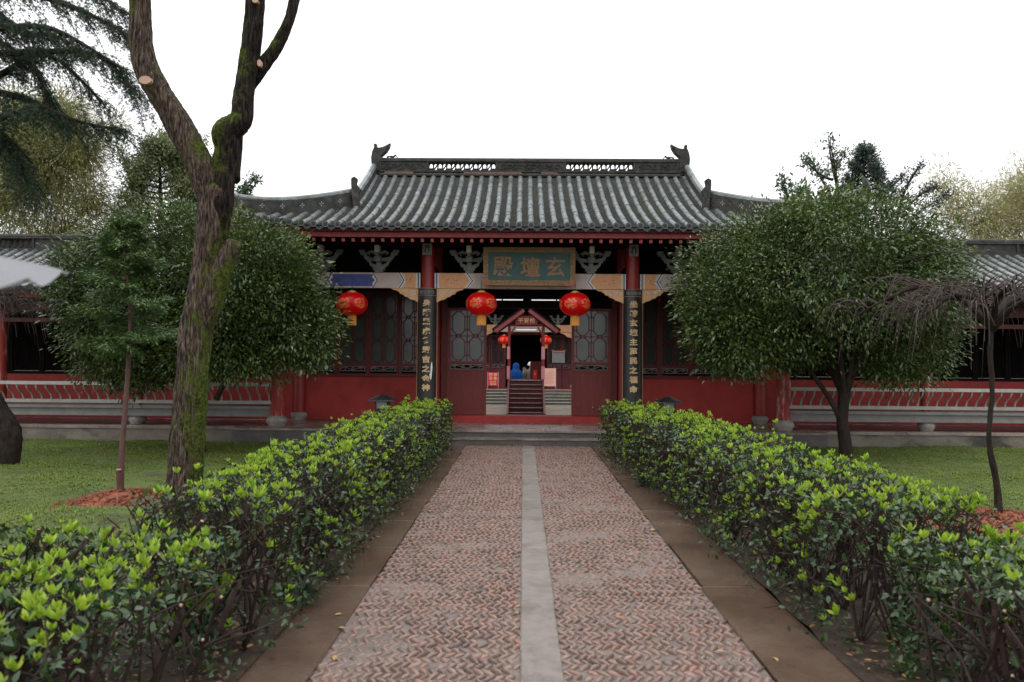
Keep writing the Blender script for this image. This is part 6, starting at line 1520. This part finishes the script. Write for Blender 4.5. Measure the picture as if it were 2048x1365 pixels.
    Dn = np.stack([nx, g_.normal(0, .2, n), np.ones(n)], 1) if axis == 'y' else np.stack([g_.normal(0, .2, n), nx, np.ones(n)], 1)
    clump = np.array([noise.noise(Vector(p) * 3.2 + Vector((0, 0, 7))) for p in P]); kp = clump > g_.uniform(-.42, .26, n); P, Dn = P[kp], unit(Dn[kp]); n = len(P)
    lst = []
    for k in range(4):
        q = slice(k, None, 4); fr_ = frames(Dn[q])[:, :, [0, 2, 1]]; lst.append(scatter(ROS[k][0], ROS[k][1], P[q], fr_, g_.uniform(.020, .062, (len(P[q]), 1)) * 1.0))
    V, F, _ = cat_meshes(lst); np_mesh('new_shoots', V, F, M['lime'], t, kind='stuff')
    return t
def wv(v, k): return .06 * noise.noise(Vector((v * 1.1, k, 0))) + .03 * noise.noise(Vector((v * 3.5, k, 4)))
hedge('clipped hedge with lime shoots along the path beside the forked trunk', lambda v: (-2.12 + wv(v, 1), np.interp(v, [4, 8, 14], [-1.44, -1.40, -1.36]) + wv(v, 2), np.interp(v, [4, 9, 14], [.84, .86, .85]) + wv(v, 3) * .9), 4.25, 14.1, .9, 41, 1.0)
hedge('clipped hedge with lime shoots along the path, running towards the weeping tree', lambda v: (np.interp(v, [4, 8, 14], [1.62, 1.52, 1.24]) + wv(v, 5), np.interp(v, [4, 8, 14], [2.42, 2.30, 2.05]) + wv(v, 6), np.interp(v, [4, 9, 14], [.84, .86, .85]) + wv(v, 7) * .9), 4.35, 14.1, .9, 42, 1.0)
hedge('near hedge end of bare cut branches and few leaves below the conifer sapling', lambda v: (1.75 + wv(v, 8), 4.05 + wv(v, 9), .73 + wv(v, 10) - .04 * min(0, v + 3)), -5.2, -1.50, .8, 43, 1.4, 'x', 1.7, 2.5, .7)
hedge('near hedge end of bare cut branches and leafy shoots below the weeping tree', lambda v: (1.75 + wv(v, 11), 4.15 + wv(v, 12), .73 + wv(v, 13)), 1.74, 5.4, .8, 44, 1.4, 'x', 2.6, 3.6, .6)

# ------------------------------------------------------------------ grass tufts beside the path
tv, tf = tuft(150, .26, 1.5, .0055, 17, .45)
for px, py, s_, lb in ((645, 1152, .75, 'dark grass tuft under the hedge, further of the pair near the brown edging'), (600, 1205, 1.0, 'dark grass tuft under the hedge, larger of the pair near the brown edging'), (1292, 972, 1.0, 'single dark grass tuft under the hedge that runs towards the weeping tree')):
    g0 = ground(px, py, .03); t = thing('grass_tuft', (g0.x, g0.y, .03), lb, 'grass tuft', 'grass tufts at the path edge')
    np_mesh('blades', tv * s_ + np.array([g0.x, g0.y, .03]), tf, M['mondo'], t, kind='stuff')
# fallen leaves
fl_me = bpy.data.meshes.new('fallen_leaf'); fl_me.from_pydata([tuple(q) for q in LEAF[0] * np.array([1.6, 1, 1.5])], [], [tuple(int(z) for z in q) for q in LEAF[1]]); fl_me.materials.append(M['litter'])
for px, py in ((672, 1158), (925, 1017), (923, 1080), (845, 1147), (768, 1182), (826, 1183), (1038, 1229), (684, 1229), (672, 1312), (1188, 1115), (1262, 1111), (1202, 1165), (1376, 1206), (1450, 1305), (1547, 1316), (690, 1258), (1310, 1060), (760, 1075)):
    g0 = ground(px, py, .03); o = link('fallen_leaf', fl_me, None, (g0.x, g0.y, .034), (rnd.uniform(-.2, .2), rnd.uniform(-.2, .2), rnd.uniform(0, 6.28))); o.scale = (.05,) * 3
    tagit(o, {1038: 'pale fallen leaf touching the grey centre strip of the path', 1547: 'fallen leaf on the brown edging slabs, nearest to the viewer of all', 672: 'olive fallen leaf on the brown edging below the pair of grass tufts', 1450: 'fallen leaf just inside the edge of the cobbles near a lower picture corner'}.get(px if py != 1312 else 0, 'small fallen leaf lying on the wet path'), 'leaf', 'fallen leaves on the path')
# litter under the hedges
n = 5200; xs_ = np.where(rng.random(n) < .5, rng.uniform(-2.1, -1.42, n), rng.uniform(1.6, 2.2, n)); ys_ = rng.uniform(3, 14, n); wing = rng.random(n) < .6; xs_ = np.where(wing, np.where(rng.random(n) < .5, rng.uniform(-4.8, -1.6, n), rng.uniform(1.7, 5, n)), xs_); ys_ = np.where(wing, rng.uniform(2.2, 4.6, n), ys_); P = np.stack([xs_, ys_, rng.uniform(.06, .085, n)], 1)
D = unit(np.stack([rng.normal(size=n), rng.normal(size=n), rng.normal(0, .15, n)], 1)); V, F, _ = scatter(LEAF[0] * np.array([1.4, 1, 1]), LEAF[1], P, frames(D, np.tile([0, 0, 1.0], (n, 1)) + rng.normal(size=(n, 3)) * .2), rng.uniform(.02, .055, (n, 1)))
np_mesh('leaf_litter', V, F, M['litter2'], kind='stuff')

# ------------------------------------------------------------------ umbrella beside the camera
UY = 1.35
tip = at(58, 556, UY); um = thing('umbrella', (tip.x - .5, UY - .1, tip.z - .6), 'blurred grey umbrella edge poking in beside the round tree', 'umbrella')
mb = MB(); nr = 8; Rm = .52; rings = 8
ux = Vector((tip.x, tip.y, tip.z)); axis = Vector((-.15, -.20, .96)).normalized()
e1 = Vector((1, 0, 0)); e1 = (e1 - axis * e1.dot(axis)).normalized(); e2 = axis.cross(e1)
cen = ux - e1 * Rm + axis * .0
V = []
apex = cen + axis * .13
def upt(a, q):
    k = (a / (2 * math.pi / nr)) % 1; sag = 1 - .10 * math.sin(math.pi * k) * q
    return cen + (e1 * math.cos(a) + e2 * math.sin(a)) * Rm * q * sag + axis * (.13 * (1 - q ** 1.9) - .022 * math.sin(math.pi * k) * q)
na = nr * 6
for i in range(1, rings + 1):
    for j in range(na): V.append(upt(2 * math.pi * j / na, i / rings))
mb.add([apex] + V, [(0, 1 + j, 1 + (j + 1) % na) for j in range(na)] + [(1 + (i - 1) * na + j, 1 + i * na + j, 1 + i * na + (j + 1) % na, 1 + (i - 1) * na + (j + 1) % na) for i in range(1, rings) for j in range(na)])
mb.build('canopy', M['umbrella'], um, smooth=60)
for k in range(nr):
    a = 2 * math.pi * k / nr; MB().tube([upt(a, q) - axis * .006 for q in np.linspace(.02, 1.015, 9)], .0022, 5).build('rib', M['metal'], um)
MB().tube([cen + axis * .25, cen - axis * .55], .005, 8).build('shaft', M['metal'], um)
hp = [cen - axis * .55, cen - axis * .66, cen - axis * .70 + e1 * .03, cen - axis * .66 + e1 * .06]; MB().tube(hp, .012, 8).build('handle', M['lampblack'], um, smooth=60)
